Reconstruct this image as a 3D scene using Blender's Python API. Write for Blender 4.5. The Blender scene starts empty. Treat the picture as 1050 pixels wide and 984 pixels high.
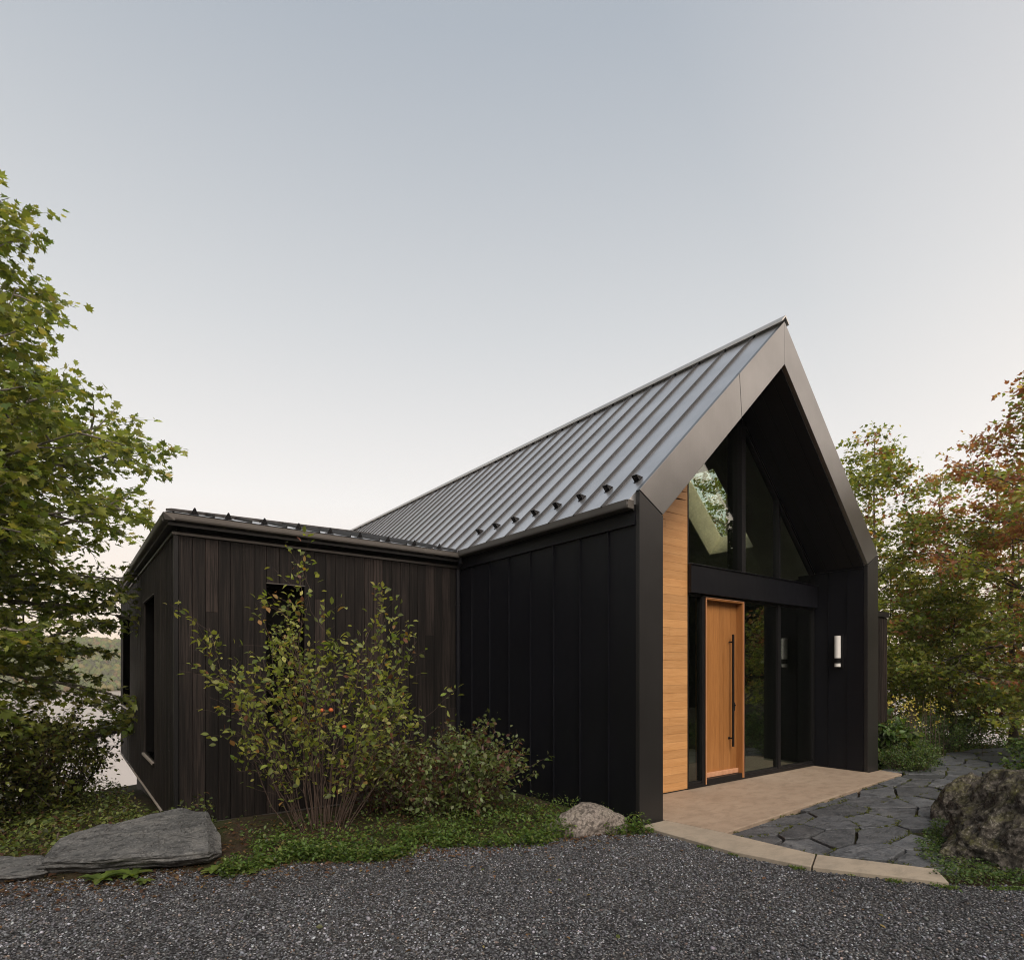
import bpy, bmesh, math, random
import numpy as np
from mathutils import Vector, noise
random.seed(7); rng = np.random.default_rng(7)
scene = bpy.context.scene
COL = scene.collection
def R(a): return math.radians(a)

# ---------------------------------------------------------------- helpers
def link(o, parent=None):
    COL.objects.link(o)
    if parent is not None:
        o.parent = parent
    return o
def tag(o, label=None, cat=None, group=None, kind=None):
    if label: o['label'] = label
    if cat: o['category'] = cat
    if group: o['group'] = group
    if kind: o['kind'] = kind
    return o
def empty(name, loc=(0, 0, 0)):
    o = bpy.data.objects.new(name, None); o.location = loc; o.empty_display_size = .2
    return link(o)
def copy_tree(o, parent=None):
    c = o.copy(); link(c, parent)
    for ch in list(o.children): copy_tree(ch, c)
    return c

class MB:
    """collects boxes / prisms / tubes; build() links them as ONE mesh object"""
    def __init__(s): s.v = []; s.f = []; s.c = []
    def add(s, vs, fs, col=1.0):
        n = len(s.v); s.v += [tuple(p) for p in vs]; s.f += [tuple(i + n for i in f) for f in fs]
        s.c += [col] * len(vs)
    def box(s, x0, x1, y0, y1, z0, z1, col=1.0):
        x0, x1 = sorted((x0, x1)); y0, y1 = sorted((y0, y1)); z0, z1 = sorted((z0, z1))
        vs = [(x, y, z) for z in (z0, z1) for y in (y0, y1) for x in (x0, x1)]
        s.add(vs, [(0, 2, 3, 1), (4, 5, 7, 6), (0, 1, 5, 4), (2, 6, 7, 3), (0, 4, 6, 2), (1, 3, 7, 5)], col)
    def prism(s, poly, off, col=1.0):
        """poly: list of 3D points (planar), off: extrusion vector"""
        n = len(poly); o = Vector(off)
        P = [Vector(p) for p in poly]
        nrm = Vector((0, 0, 0))
        for i in range(n):
            a, b = P[i], P[(i + 1) % n]
            nrm += a.cross(b)
        if nrm.dot(o) > 0: P.reverse()
        vs = P + [p + o for p in P]
        fs = [tuple(range(n)), tuple(range(2 * n - 1, n - 1, -1))]
        for i in range(n):
            j = (i + 1) % n
            fs.append((i, i + n, j + n, j))
        s.add(vs, fs, col)
    def prism_xz(s, poly, y0, y1, col=1.0):
        s.prism([(x, y0, z) for x, z in poly], (0, y1 - y0, 0), col)
    def tube(s, pts, rad, n=8, col=1.0, cap=True):
        pts = [Vector(p) for p in pts]
        if not hasattr(rad, '__len__'): rad = [rad] * len(pts)
        base = len(s.v); up = Vector((0, 0, 1))
        for i, p in enumerate(pts):
            d = (pts[min(i + 1, len(pts) - 1)] - pts[max(i - 1, 0)])
            d = d.normalized() if d.length > 1e-9 else Vector((0, 0, 1))
            a = d.cross(up)
            if a.length < .1: a = d.cross(Vector((1, 0, 0)))
            a.normalize(); b = d.cross(a)
            for k in range(n):
                t = 2 * math.pi * k / n
                s.v.append(tuple(p + (a * math.cos(t) + b * math.sin(t)) * rad[i])); s.c.append(col)
        for i in range(len(pts) - 1):
            for k in range(n):
                j = (k + 1) % n
                s.f.append((base + i * n + k, base + i * n + j, base + (i + 1) * n + j, base + (i + 1) * n + k))
        if cap:
            s.f.append(tuple(base + k for k in range(n))[::-1])
            m = base + (len(pts) - 1) * n
            s.f.append(tuple(m + k for k in range(n)))
    def build(s, name, mat, parent=None, bevel=0, smooth=False):
        me = bpy.data.meshes.new(name); me.from_pydata(s.v, [], s.f); me.update()
        at = me.attributes.new('tone', 'FLOAT', 'POINT'); at.data.foreach_set('value', np.array(s.c, dtype=np.float32))
        me.materials.append(mat)
        o = bpy.data.objects.new(name, me); link(o, parent)
        if parent is not None: o.location = -Vector(parent.location) if parent.parent is None else (0, 0, 0)
        bm = bmesh.new(); bm.from_mesh(me); bmesh.ops.recalc_face_normals(bm, faces=bm.faces); bm.to_mesh(me); bm.free()
        if smooth: me.polygons.foreach_set('use_smooth', [True] * len(me.polygons))
        if bevel:
            m = o.modifiers.new('edge', 'BEVEL'); m.width = bevel; m.segments = 2; m.limit_method = 'ANGLE'; m.angle_limit = R(40)
            m.harden_normals = False
        return o

def np_mesh(name, V, F, mat, parent=None, tint=None, smooth=False):
    """V (n,3), F (m,k) uniform polygons, tint (n,3)"""
    me = bpy.data.meshes.new(name)
    V = np.ascontiguousarray(V, dtype=np.float32); F = np.ascontiguousarray(F, dtype=np.int32)
    me.vertices.add(len(V)); me.vertices.foreach_set('co', V.ravel())
    m, k = F.shape
    me.loops.add(m * k); me.loops.foreach_set('vertex_index', F.ravel())
    me.polygons.add(m); me.polygons.foreach_set('loop_start', np.arange(m, dtype=np.int32) * k)
    me.polygons.foreach_set('loop_total', np.full(m, k, dtype=np.int32))
    if smooth: me.polygons.foreach_set('use_smooth', np.ones(m, dtype=bool))
    me.update(calc_edges=True)
    if tint is not None:
        a = me.attributes.new('tint', 'FLOAT_COLOR', 'POINT')
        c = np.ones((len(V), 4), dtype=np.float32); c[:, :3] = tint
        a.data.foreach_set('color', c.ravel())
    me.materials.append(mat)
    o = bpy.data.objects.new(name, me); link(o, parent)
    if parent is not None: o.location = -Vector(parent.location) if parent.parent is None else (0, 0, 0)
    return o

# ---------------------------------------------------------------- node helpers / materials
def mat_new(name):
    m = bpy.data.materials.new(name); m.use_nodes = True
    nt = m.node_tree; nt.nodes.clear()
    out = nt.nodes.new('ShaderNodeOutputMaterial')
    return m, nt, out
def N(nt, typ, **kw):
    n = nt.nodes.new(typ)
    for k, v in kw.items():
        if k in n.inputs.keys() if hasattr(n.inputs, 'keys') else False: n.inputs[k].default_value = v
        else: setattr(n, k, v)
    return n
def L(nt, a, b): nt.links.new(a, b)
def coords(nt, scale=(1, 1, 1), rot=(0, 0, 0), world=False):
    if world:
        g = nt.nodes.new('ShaderNodeNewGeometry'); src = g.outputs['Position']
    else:
        g = nt.nodes.new('ShaderNodeTexCoord'); src = g.outputs['Object']
    mp = nt.nodes.new('ShaderNodeMapping'); mp.inputs['Scale'].default_value = scale; mp.inputs['Rotation'].default_value = rot
    L(nt, src, mp.inputs['Vector']); return mp.outputs['Vector']
def tex_noise(nt, vec, scale, detail=4, rough=.55, dist=0):
    n = nt.nodes.new('ShaderNodeTexNoise'); n.inputs['Scale'].default_value = scale; n.inputs['Detail'].default_value = detail
    n.inputs['Roughness'].default_value = rough; n.inputs['Distortion'].default_value = dist
    L(nt, vec, n.inputs['Vector']); return n.outputs['Fac']
def ramp(nt, fac, stops):
    r = nt.nodes.new('ShaderNodeValToRGB'); L(nt, fac, r.inputs['Fac'])
    e = r.color_ramp.elements
    while len(e) < len(stops): e.new(.5)
    for i, (p, c) in enumerate(stops):
        e[i].position = p; e[i].color = (*c, 1) if len(c) == 3 else c
    return r.outputs['Color']
def g(v): return (v, v, v)
def mixc(nt, fac, a, b, mode='MIX'):
    m = nt.nodes.new('ShaderNodeMix'); m.data_type = 'RGBA'; m.blend_type = mode
    for sock, val in ((m.inputs['Factor'], fac), (m.inputs['A'], a), (m.inputs['B'], b)):
        pass
    def put(sock, val):
        if isinstance(val, bpy.types.NodeSocket): L(nt, val, sock)
        elif isinstance(val, (int, float)): sock.default_value = val
        else: sock.default_value = (*val, 1)
    put(m.inputs[0], fac); put(m.inputs[6], a); put(m.inputs[7], b)
    return m.outputs[2]
def bump(nt, h, strength=.3, dist=.01, normal=None):
    b = nt.nodes.new('ShaderNodeBump'); b.inputs['Strength'].default_value = strength; b.inputs['Distance'].default_value = dist
    L(nt, h, b.inputs['Height'])
    if normal is not None: L(nt, normal, b.inputs['Normal'])
    return b.outputs['Normal']
def princ(nt, out, color=None, rough=.5, metal=0, spec=.5, normal=None):
    p = nt.nodes.new('ShaderNodeBsdfPrincipled')
    def put(k, v):
        if isinstance(v, bpy.types.NodeSocket): L(nt, v, p.inputs[k])
        elif k == 'Base Color': p.inputs[k].default_value = (*v, 1)
        else: p.inputs[k].default_value = v
    put('Base Color', color if color is not None else (.5, .5, .5)); put('Roughness', rough); put('Metallic', metal)
    put('Specular IOR Level', spec)
    if normal is not None: L(nt, normal, p.inputs['Normal'])
    L(nt, p.outputs[0], out.inputs['Surface']); return p
def attr(nt, name):
    a = nt.nodes.new('ShaderNodeAttribute'); a.attribute_name = name; return a

def metal_mat(name, color, rough, metal, spec=.5, wave=.25, rvar=.08):
    m, nt, out = mat_new(name)
    v = coords(nt, world=True)
    n1 = tex_noise(nt, v, 1.3, 3); n2 = tex_noise(nt, v, 22, 5, .65)
    rr = nt.nodes.new('ShaderNodeMapRange'); L(nt, n2, rr.inputs[0]); rr.inputs[3].default_value = rough - rvar; rr.inputs[4].default_value = rough + rvar
    c = mixc(nt, ramp(nt, n1, [(.3, g(0)), (.7, g(1))]), tuple(x * .86 for x in color), tuple(min(1, x * 1.12) for x in color))
    c = mixc(nt, ramp(nt, tex_noise(nt, coords(nt, (6, 6, .5), world=True), 5, 6, .7), [(.5, g(0)), (.8, g(.22))]), c, tuple(min(1, x * 1.2 + .004) for x in color))
    nb = bump(nt, n1, wave, .02)
    princ(nt, out, c, rr.outputs[0], metal, spec, nb)
    return m
M_ROOF = metal_mat('roof_metal', (.60, .605, .62), .34, .9, .5, .10)
M_TRIM = metal_mat('dark_trim_metal', (.22, .218, .216), .30, .95, .5, .0, .015)
M_PANEL = metal_mat('black_panel_metal', (.0065, .007, .0098), .36, .0, .24, .7)
M_BLACK = metal_mat('black_metal', (.009, .009, .010), .4, .0, .25, .1)
M_GUTTER = metal_mat('gutter_metal', (.095, .088, .082), .42, .4, .4, .1)
M_RIDGE = metal_mat('ridge_metal', (.45, .44, .42), .4, .8, .5, .1)
M_FLASH = metal_mat('bare_flashing', (.62, .56, .50), .35, .6, .5, .05)

def black_wood():
    m, nt, out = mat_new('charred_wood')
    v = coords(nt, (9, 9, .55), world=True); v2 = coords(nt, (60, 60, 1.6), world=True)
    n1 = tex_noise(nt, v, 1.2, 5, .6); n2 = tex_noise(nt, v2, 1, 4, .6)
    t = attr(nt, 'tone').outputs['Fac']
    c = ramp(nt, t, [(0, (.006, .0052, .005)), (.4, (.012, .0098, .0093)), (.8, (.022, .0172, .016)), (1, (.034, .0255, .023))])
    c = mixc(nt, ramp(nt, n1, [(.45, g(0)), (.75, g(.65))]), c, (.042, .032, .028))
    c = mixc(nt, ramp(nt, n2, [(.47, g(0)), (.56, g(.8))]), c, (.005, .0045, .0045))
    princ(nt, out, c, .68, 0, .16, bump(nt, n2, .9, .005))
    return m
M_CHAR = black_wood()

def oak(name, base, dark, light, stretch, horizontal=False, rough=.5, blocks=False):
    m, nt, out = mat_new(name)
    s = (1.3, 14, 22) if horizontal else (16, 16, .9)
    v = coords(nt, s, world=True)
    n1 = tex_noise(nt, v, stretch, 6, .62, .4); n2 = tex_noise(nt, coords(nt, tuple(q * 5 for q in s), world=True), stretch, 3, .6)
    c = ramp(nt, n1, [(.25, dark), (.5, base), (.78, light)])
    c = mixc(nt, ramp(nt, n2, [(.38, g(.55)), (.55, g(0))]), c, dark)
    t = attr(nt, 'tone').outputs['Fac']
    hs = nt.nodes.new('ShaderNodeHueSaturation'); L(nt, c, hs.inputs['Color'])
    mr = nt.nodes.new('ShaderNodeMapRange'); L(nt, t, mr.inputs[0]); mr.inputs[3].default_value = .84; mr.inputs[4].default_value = 1.1
    L(nt, mr.outputs[0], hs.inputs['Value'])
    princ(nt, out, hs.outputs[0], rough, 0, .4, bump(nt, n2, .25, .002))
    return m
M_CEDAR = oak('orange_cladding_wood', (.52, .28, .115), (.43, .215, .08), (.57, .325, .145), 1.0, True, .5)
M_DOOR = oak('oiled_door_wood', (.32, .142, .045), (.24, .10, .03), (.37, .175, .06), 1.1, False, .38)
M_DOOREDGE = oak('door_edge_wood', (.50, .27, .16), (.42, .2, .11), (.56, .32, .2), 1.1, False, .4)

def glass_mat(name, tint, boost):
    m, nt, out = mat_new(name)
    lw = nt.nodes.new('ShaderNodeLayerWeight'); lw.inputs['Blend'].default_value = .5      # facing = 1 - cos
    pw = nt.nodes.new('ShaderNodeMath'); pw.operation = 'POWER'; L(nt, lw.outputs['Facing'], pw.inputs[0]); pw.inputs[1].default_value = 4.2
    ma = nt.nodes.new('ShaderNodeMath'); ma.operation = 'MULTIPLY_ADD'; L(nt, pw.outputs[0], ma.inputs[0]); ma.inputs[1].default_value = .92; ma.inputs[2].default_value = .045
    mul = nt.nodes.new('ShaderNodeMath'); mul.operation = 'MULTIPLY'; mul.use_clamp = True; L(nt, ma.outputs[0], mul.inputs[0]); mul.inputs[1].default_value = boost
    tr = nt.nodes.new('ShaderNodeBsdfTransparent'); tr.inputs[0].default_value = (*tint, 1)
    gl = nt.nodes.new('ShaderNodeBsdfGlossy'); gl.inputs['Roughness'].default_value = 0.0; gl.inputs[0].default_value = (.95, .97, .95, 1)
    mx = nt.nodes.new('ShaderNodeMixShader'); L(nt, mul.outputs[0], mx.inputs[0]); L(nt, tr.outputs[0], mx.inputs[1]); L(nt, gl.outputs[0], mx.inputs[2])
    L(nt, mx.outputs[0], out.inputs['Surface']); return m
M_GLASS = glass_mat('window_glass', (.80, .86, .80), 1.3)
M_DKGLASS = glass_mat('dark_window_glass', (.12, .13, .13), 1.0)

def simple(name, color, rough=.6, spec=.4, nscale=8, var=.15, bs=.2, bd=.003, metal=0):
    m, nt, out = mat_new(name)
    v = coords(nt, world=True); n = tex_noise(nt, v, nscale, 6, .65)
    c = mixc(nt, ramp(nt, n, [(.3, g(0)), (.7, g(1))]), tuple(x * (1 - var) for x in color), tuple(min(1, x * (1 + var)) for x in color))
    princ(nt, out, c, rough, metal, spec, bump(nt, n, bs, bd)); return m
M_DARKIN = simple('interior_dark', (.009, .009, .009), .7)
M_RECESS_SHADE, nt, out = mat_new('recess_shade_black'); d_ = nt.nodes.new('ShaderNodeBsdfDiffuse'); d_.inputs[0].default_value = (.004, .004, .004, 1); L(nt, d_.outputs[0], out.inputs['Surface'])  # flat gloss-free black: shade of the deep window recesses put into the colour
M_INFLOOR = simple('interior_floor', (.12, .10, .085), .35, .5, 3, .2)
M_CREAM = simple('skylight_shaft_paint', (.62, .54, .40), .6, .3)
M_LAMPWHITE = simple('opal_lamp_glass', (.72, .71, .69), .35, .5, 4, .03, .02)
M_FOUND = simple('foundation_concrete', (.10, .09, .08), .85, .2, 5, .3, .5, .01)

def concrete(name, base, spots, warm, rough=.62):
    m, nt, out = mat_new(name)
    v = coords(nt, world=True)
    big = tex_noise(nt, v, 1.1, 5, .6, .6); mid = tex_noise(nt, coords(nt, (1, 1.8, 1), world=True), 4.5, 6, .7, .5); fine = tex_noise(nt, v, 160, 3, .7)
    c = mixc(nt, ramp(nt, big, [(.35, g(0)), (.68, g(1))]), base, warm)
    c = mixc(nt, ramp(nt, mid, [(.45, g(0)), (.7, g(.85))]), c, spots)
    c = mixc(nt, ramp(nt, fine, [(.35, g(.25)), (.6, g(0))]), c, tuple(x * .6 for x in base))
    princ(nt, out, c, rough, 0, .35, bump(nt, fine, .25, .002, bump(nt, mid, .1, .01))); return m
M_SLAB = concrete('porch_concrete', (.29, .225, .17), (.20, .15, .112), (.35, .28, .215))
M_KERB = concrete('kerb_stone', (.29, .25, .20), (.20, .175, .14), (.34, .29, .225), .75)

def slate_mat(name, c0, c1, c2, layered=.6, rough=.6, sc=1.0, pale=None, palefac=.0):
    m, nt, out = mat_new(name)
    v = coords(nt, (1, 1, 3), world=True)
    a = tex_noise(nt, v, 2.2 * sc, 8, .65, 1.2); b = tex_noise(nt, coords(nt, (1.5, 4, 9), (0, 0, .5), world=True), 3.5 * sc, 8, .7, .8); f = tex_noise(nt, v, 45, 4, .7)
    c = ramp(nt, a, [(.34, c0), (.5, c1), (.68, c2)])
    t = attr(nt, 'tone').outputs['Fac']
    hs = nt.nodes.new('ShaderNodeHueSaturation'); L(nt, c, hs.inputs['Color'])
    mr = nt.nodes.new('ShaderNodeMapRange'); L(nt, t, mr.inputs[0]); mr.inputs[3].default_value = .62; mr.inputs[4].default_value = 1.4; L(nt, mr.outputs[0], hs.inputs['Value'])
    c = mixc(nt, ramp(nt, b, [(.52, g(0)), (.6, g(.75))]), hs.outputs[0], tuple(x * .4 for x in c0))
    c = mixc(nt, ramp(nt, f, [(.55, g(0)), (.68, g(.6))]), c, tuple(min(1, x * 1.6) for x in c2))
    c = mixc(nt, ramp(nt, f, [(.34, g(.6)), (.46, g(0))]), c, tuple(x * .4 for x in c0))
    if pale: c = mixc(nt, ramp(nt, tex_noise(nt, v, 9 * sc, 7, .75, 1), [(.55, g(0)), (.68, g(palefac))]), c, pale)
    princ(nt, out, c, rough, 0, .45, bump(nt, f, .7, .006, bump(nt, b, layered, .03))); return m
M_SLATE = slate_mat('flagstone_slate', (.042, .047, .055), (.070, .076, .086), (.115, .12, .128), .45, .55)
M_SLATEROCK = slate_mat('slate_rock', (.05, .052, .055), (.095, .098, .10), (.15, .15, .148), 1.0, .7)
def boulder_mat(name, c0, c1, pale, moss, mossfac):
    m, nt, out = mat_new(name)
    v = coords(nt, world=True)
    a = tex_noise(nt, v, 3.2, 9, .7, .8); b = tex_noise(nt, v, 10, 8, .75, .5); f = tex_noise(nt, v, 42, 5, .75)
    c = ramp(nt, a, [(.3, c0), (.62, c1)])
    c = mixc(nt, ramp(nt, b, [(.52, g(0)), (.64, g(.85))]), c, pale)
    c = mixc(nt, ramp(nt, f, [(.32, g(.75)), (.47, g(0))]), c, tuple(x * .3 for x in c0))
    gn = nt.nodes.new('ShaderNodeNewGeometry'); sp = nt.nodes.new('ShaderNodeSeparateXYZ'); L(nt, gn.outputs['Normal'], sp.inputs[0])
    mu = nt.nodes.new('ShaderNodeMath'); mu.operation = 'MULTIPLY'; L(nt, ramp(nt, sp.outputs['Z'], [(.15, g(0)), (.75, g(1))]), mu.inputs[0])
    L(nt, ramp(nt, tex_noise(nt, v, 5, 6, .7), [(.42, g(0)), (.6, g(mossfac))]), mu.inputs[1])
    c = mixc(nt, mu.outputs[0], c, moss)
    vo = nt.nodes.new('ShaderNodeTexVoronoi'); vo.inputs['Scale'].default_value = 34; vo.inputs['Randomness'].default_value = 1
    dn = tex_noise(nt, v, 14, 4, .7); vm = nt.nodes.new('ShaderNodeVectorMath'); vm.operation = 'ADD'; L(nt, v, vm.inputs[0])
    cx = nt.nodes.new('ShaderNodeCombineXYZ'); L(nt, dn, cx.inputs[0]); L(nt, dn, cx.inputs[2]); vs_ = nt.nodes.new('ShaderNodeVectorMath'); vs_.operation = 'SCALE'; vs_.inputs['Scale'].default_value = .12; L(nt, cx.outputs[0], vs_.inputs[0]); L(nt, vs_.outputs[0], vm.inputs[1]); L(nt, vm.outputs[0], vo.inputs['Vector'])
    c = mixc(nt, ramp(nt, vo.outputs['Distance'], [(.06, g(.7)), (.22, g(0))]), c, pale)
    c = mixc(nt, ramp(nt, vo.outputs['Distance'], [(.45, g(0)), (.75, g(.8))]), c, tuple(x * .35 for x in c0))
    princ(nt, out, c, .9, 0, .2, bump(nt, f, .9, .018, bump(nt, b, .9, .05))); return m
M_BOULDER = boulder_mat('mossy_boulder_rock', (.06, .053, .046), (.145, .13, .115), (.40, .37, .33), (.085, .085, .022), .8)
M_PINKROCK = boulder_mat('pinkish_boulder_rock', (.22, .19, .17), (.33, .29, .26), (.50, .45, .41), (.16, .15, .10), .35)

def gravel_mat():
    m, nt, out = mat_new('gravel')
    v = coords(nt, world=True)
    vo = nt.nodes.new('ShaderNodeTexVoronoi'); vo.inputs['Scale'].default_value = 62; L(nt, v, vo.inputs['Vector'])
    sep = nt.nodes.new('ShaderNodeSeparateColor'); L(nt, vo.outputs['Color'], sep.inputs[0])
    c = ramp(nt, sep.outputs[0], [(0, (.04, .04, .045)), (.5, (.11, .11, .115)), (.85, (.2, .198, .2)), (1, (.42, .41, .40))])
    edge = ramp(nt, vo.outputs['Distance'], [(.25, g(0)), (.6, g(1))])
    c = mixc(nt, edge, c, (.015, .015, .017))
    n = tex_noise(nt, v, .9, 4); c = mixc(nt, ramp(nt, n, [(.45, g(0)), (.75, g(.4))]), c, (.05, .045, .04))
    inv = nt.nodes.new('ShaderNodeMath'); inv.operation = 'SUBTRACT'; inv.inputs[0].default_value = 1; L(nt, vo.outputs['Distance'], inv.inputs[1])
    princ(nt, out, c, .8, 0, .3, bump(nt, inv.outputs[0], .9, .012)); return m
M_GRAVEL = gravel_mat()
def tint_mat(name, rough=.75, transl=0, spec=.25, rim=True):
    m, nt, out = mat_new(name)
    a = attr(nt, 'tint').outputs['Color']
    if transl == 0:
        princ(nt, out, a, rough, 0, spec, None); return m
    p = nt.nodes.new('ShaderNodeBsdfPrincipled'); L(nt, a, p.inputs['Base Color']); p.inputs['Roughness'].default_value = rough; p.inputs['Specular IOR Level'].default_value = spec
    t = nt.nodes.new('ShaderNodeBsdfTranslucent'); L(nt, mixc(nt, 1.0, a, (1.5, 1.45, .6), 'MULTIPLY'), t.inputs[0])
    mx = nt.nodes.new('ShaderNodeMixShader'); mx.inputs[0].default_value = transl
    L(nt, p.outputs[0], mx.inputs[1]); L(nt, t.outputs[0], mx.inputs[2]); L(nt, mx.outputs[0], out.inputs['Surface']); return m
M_LEAF = tint_mat('leaf', .42, .5, .4)
M_STONES = tint_mat('gravel_stones', .7, 0, .35)
M_BARK = simple('bark', (.11, .09, .075), .9, .2, 25, .4, .6, .01)
M_TWIG = simple('shrub_stem_bark', (.085, .06, .05), .8, .2, 25, .35, .3, .005)
M_GREYBARK = simple('grey_bark', (.17, .155, .14), .9, .2, 18, .4, .5, .01)

def soil_mat():
    m, nt, out = mat_new('soil')
    v = coords(nt, world=True)
    a = tex_noise(nt, v, 1.7, 6, .65, .5); b = tex_noise(nt, v, 14, 7, .75); c3 = tex_noise(nt, v, 70, 4, .7)
    c = ramp(nt, b, [(.3, (.022, .016, .011)), (.55, (.055, .038, .025)), (.75, (.10, .065, .04))])
    c = mixc(nt, ramp(nt, a, [(.42, g(0)), (.6, g(.8))]), c, (.035, .05, .014))
    c = mixc(nt, ramp(nt, c3, [(.35, g(.5)), (.5, g(0))]), c, (.012, .01, .007))
    princ(nt, out, c, .95, 0, .15, bump(nt, c3, .6, .01, bump(nt, b, .8, .05))); return m
M_SOIL = soil_mat()
def water_mat():
    m, nt, out = mat_new('lake_water')
    v = coords(nt, (1, 1, 1), world=True)
    n = tex_noise(nt, v, .6, 5, .6)
    princ(nt, out, (.30, .26, .235), .30, 0, 1.0, bump(nt, n, .10, .05)); return m
M_WATER = water_mat()

# ---------------------------------------------------------------- dimensions (metres; house axes = world axes)
X0, Y0, W, T = 4.826, 4.208, 5.764, .379
X1 = X0 + W; XA = X0 + W / 2
HE, HR, HRI, HKI = 3.49, 6.26, 5.686, 3.284
SL = (HR - HE) / (XA - X0)
YG = 5.046; YB = 23.0
X3, Y2, Y4 = 1.01, 7.769, 15.642
ZB, ZT = -.16, 3.16

def zground(x, y):
    """terrain height away from the gravel court"""
    x = np.asarray(x, float); y = np.asarray(y, float)
    def ss(a, b, t): u = np.clip((t - a) / (b - a), 0, 1); return u * u * (3 - 2 * u)
    z = np.full(np.broadcast(x, y).shape, -.045)
    edge = 5.75 - .33 * np.clip(x, -4, 5)            # edge of the planting strip
    z = z + .06 * ss(0, .35, y - edge) * ss(5.2, 4.6, x)
    back = np.clip(y - np.where(x < 1.0, 6.6, 6.9), 0, 9) * ss(5.2, 4.3, x)
    z = z - .24 * np.clip(back, 0, 1.5) - .085 * np.clip(back - 1.5, 0, None)
    left = np.clip(-1.5 - x, 0, 12); z = z - .05 * left
    right = np.clip(x - 11, 0, 14); z = z - .035 * right
    r = np.hypot(x - 8, y - 5)
    z = z - 12 * ss(11.5, 44, r) * ss(-14, -2, y + .35 * np.abs(x - 5))
    # far shore hills
    a_ = np.arctan2(y, x); z = z + 38 * ss(405, 560, r) * (.90 + .07 * np.sin(a_ * 9 + 1) + .05 * np.sin(a_ * 23 + 2) - .35 * ss(1.2, .7, a_)) * ss(-200, 0, y + .3 * np.abs(x))
    return z

# ---------------------------------------------------------------- ground sheet
def sheet(name, xs, ys, zf, mat, mask=None):
    Xg, Yg_ = np.meshgrid(xs, ys); Z = zf(Xg, Yg_)
    V = np.stack([Xg.ravel(), Yg_.ravel(), Z.ravel()], 1)
    nx, ny = len(xs), len(ys); i = np.arange((nx - 1) * (ny - 1)); a = (i // (nx - 1)) * nx + i % (nx - 1)
    F = np.stack([a, a + 1, a + nx + 1, a + nx], 1)
    if mask is not None:
        cx = (V[F[:, 0], 0] + V[F[:, 2], 0]) / 2; cy = (V[F[:, 0], 1] + V[F[:, 2], 1]) / 2
        F = F[mask(cx, cy)]
    return np_mesh(name, V, F, mat, smooth=True)
def spaced(c, near, step, far, n):
    k = np.arange(-near, near + 1e-6, step); t = np.linspace(0, 1, n)[1:]
    o = near + (far - near) * (t ** 2.6)
    return c + np.concatenate([-o[::-1], k, o])
def bumpy(x, y):
    z = zground(x, y)
    nz = np.vectorize(lambda a, b: noise.noise(Vector((a * .9, b * .9, 3))) * .05 + noise.noise(Vector((a * 3.1, b * 3.1, 1))) * .015)(np.clip(x, -40, 60), np.clip(y, -40, 60))
    out = np.where((x > X0 - .3) & (x < 12.5) & (y > -3) & (y < 24), 0, 1)
    return z + nz * out * np.where(y > 5.5, 1, .3) - .012
gs = sheet('ground', spaced(5, 15, .16, 900, 90), spaced(7, 14, .16, 900, 90), bumpy, M_SOIL); gs['kind'] = 'structure'
lake = MB(); lake.add([(-900, -900, -10.2), (900, -900, -10.2), (900, 900, -10.2), (-900, 900, -10.2)], [(0, 1, 2, 3)])
lk = lake.build('lake_water', M_WATER); lk['kind'] = 'structure'

# gravel court: sheet with an irregular edge, flat
GE = [(-6, 8.9), (-3, 7.5), (-1.2, 6.45), (-.4, 6.04), (.2, 5.85), (1.0, 5.46), (1.6, 5.33), (2.25, 5.27), (3.1, 4.86), (3.7, 4.62), (4.1, 4.42), (4.5, 4.33), (4.80, 4.18), (4.80, 4.04), (4.76, 3.1), (4.905, 2.455), (5.385, 1.646), (5.75, 1.40), (6.1, 1.1), (7.2, .3), (9, -1), (14, -3), (18, -12), (-18, -14), (-16, 4)]
def wob(p, a, f, seed): return a * noise.noise(Vector((p[0] * f, p[1] * f, seed)))
gp = []
for i, (a, b) in enumerate(zip(GE, GE[1:] + GE[:1])):
    straight = 12 <= i <= 15
    n = 1 if straight else max(1, int(math.hypot(b[0] - a[0], b[1] - a[1]) / .07))
    if n > 60: n = 20
    for k in range(n):
        t = k / n; p = (a[0] + (b[0] - a[0]) * t, a[1] + (b[1] - a[1]) * t)
        w = 0 if straight or i == 11 else .09
        gp.append((p[0] + wob(p, w, 2.5, 1) + wob(p, w * .5, 9, 2), p[1] + wob(p, w, 2.5, 5) + wob(p, w * .5, 9, 6)))
def gravel_z(x, y): return -.035
gm = MB(); gm.prism([(x, y, -.085) for x, y in gp], (0, 0, .05))
gr = gm.build('gravel_driveway', M_GRAVEL); gr['kind'] = 'structure'
GPN = np.array(gp)
def inside(poly, x, y):
    x = np.asarray(x); y = np.asarray(y); r = np.zeros(x.shape, bool); n = len(poly)
    for i in range(n):
        x1, y1 = poly[i]; x2, y2 = poly[(i + 1) % n]
        c = ((y1 > y) != (y2 > y)); xi = (x2 - x1) * (y - y1) / ((y2 - y1) if y2 != y1 else 1e-9) + x1
        r ^= c & (x < xi)
    return r

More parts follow.
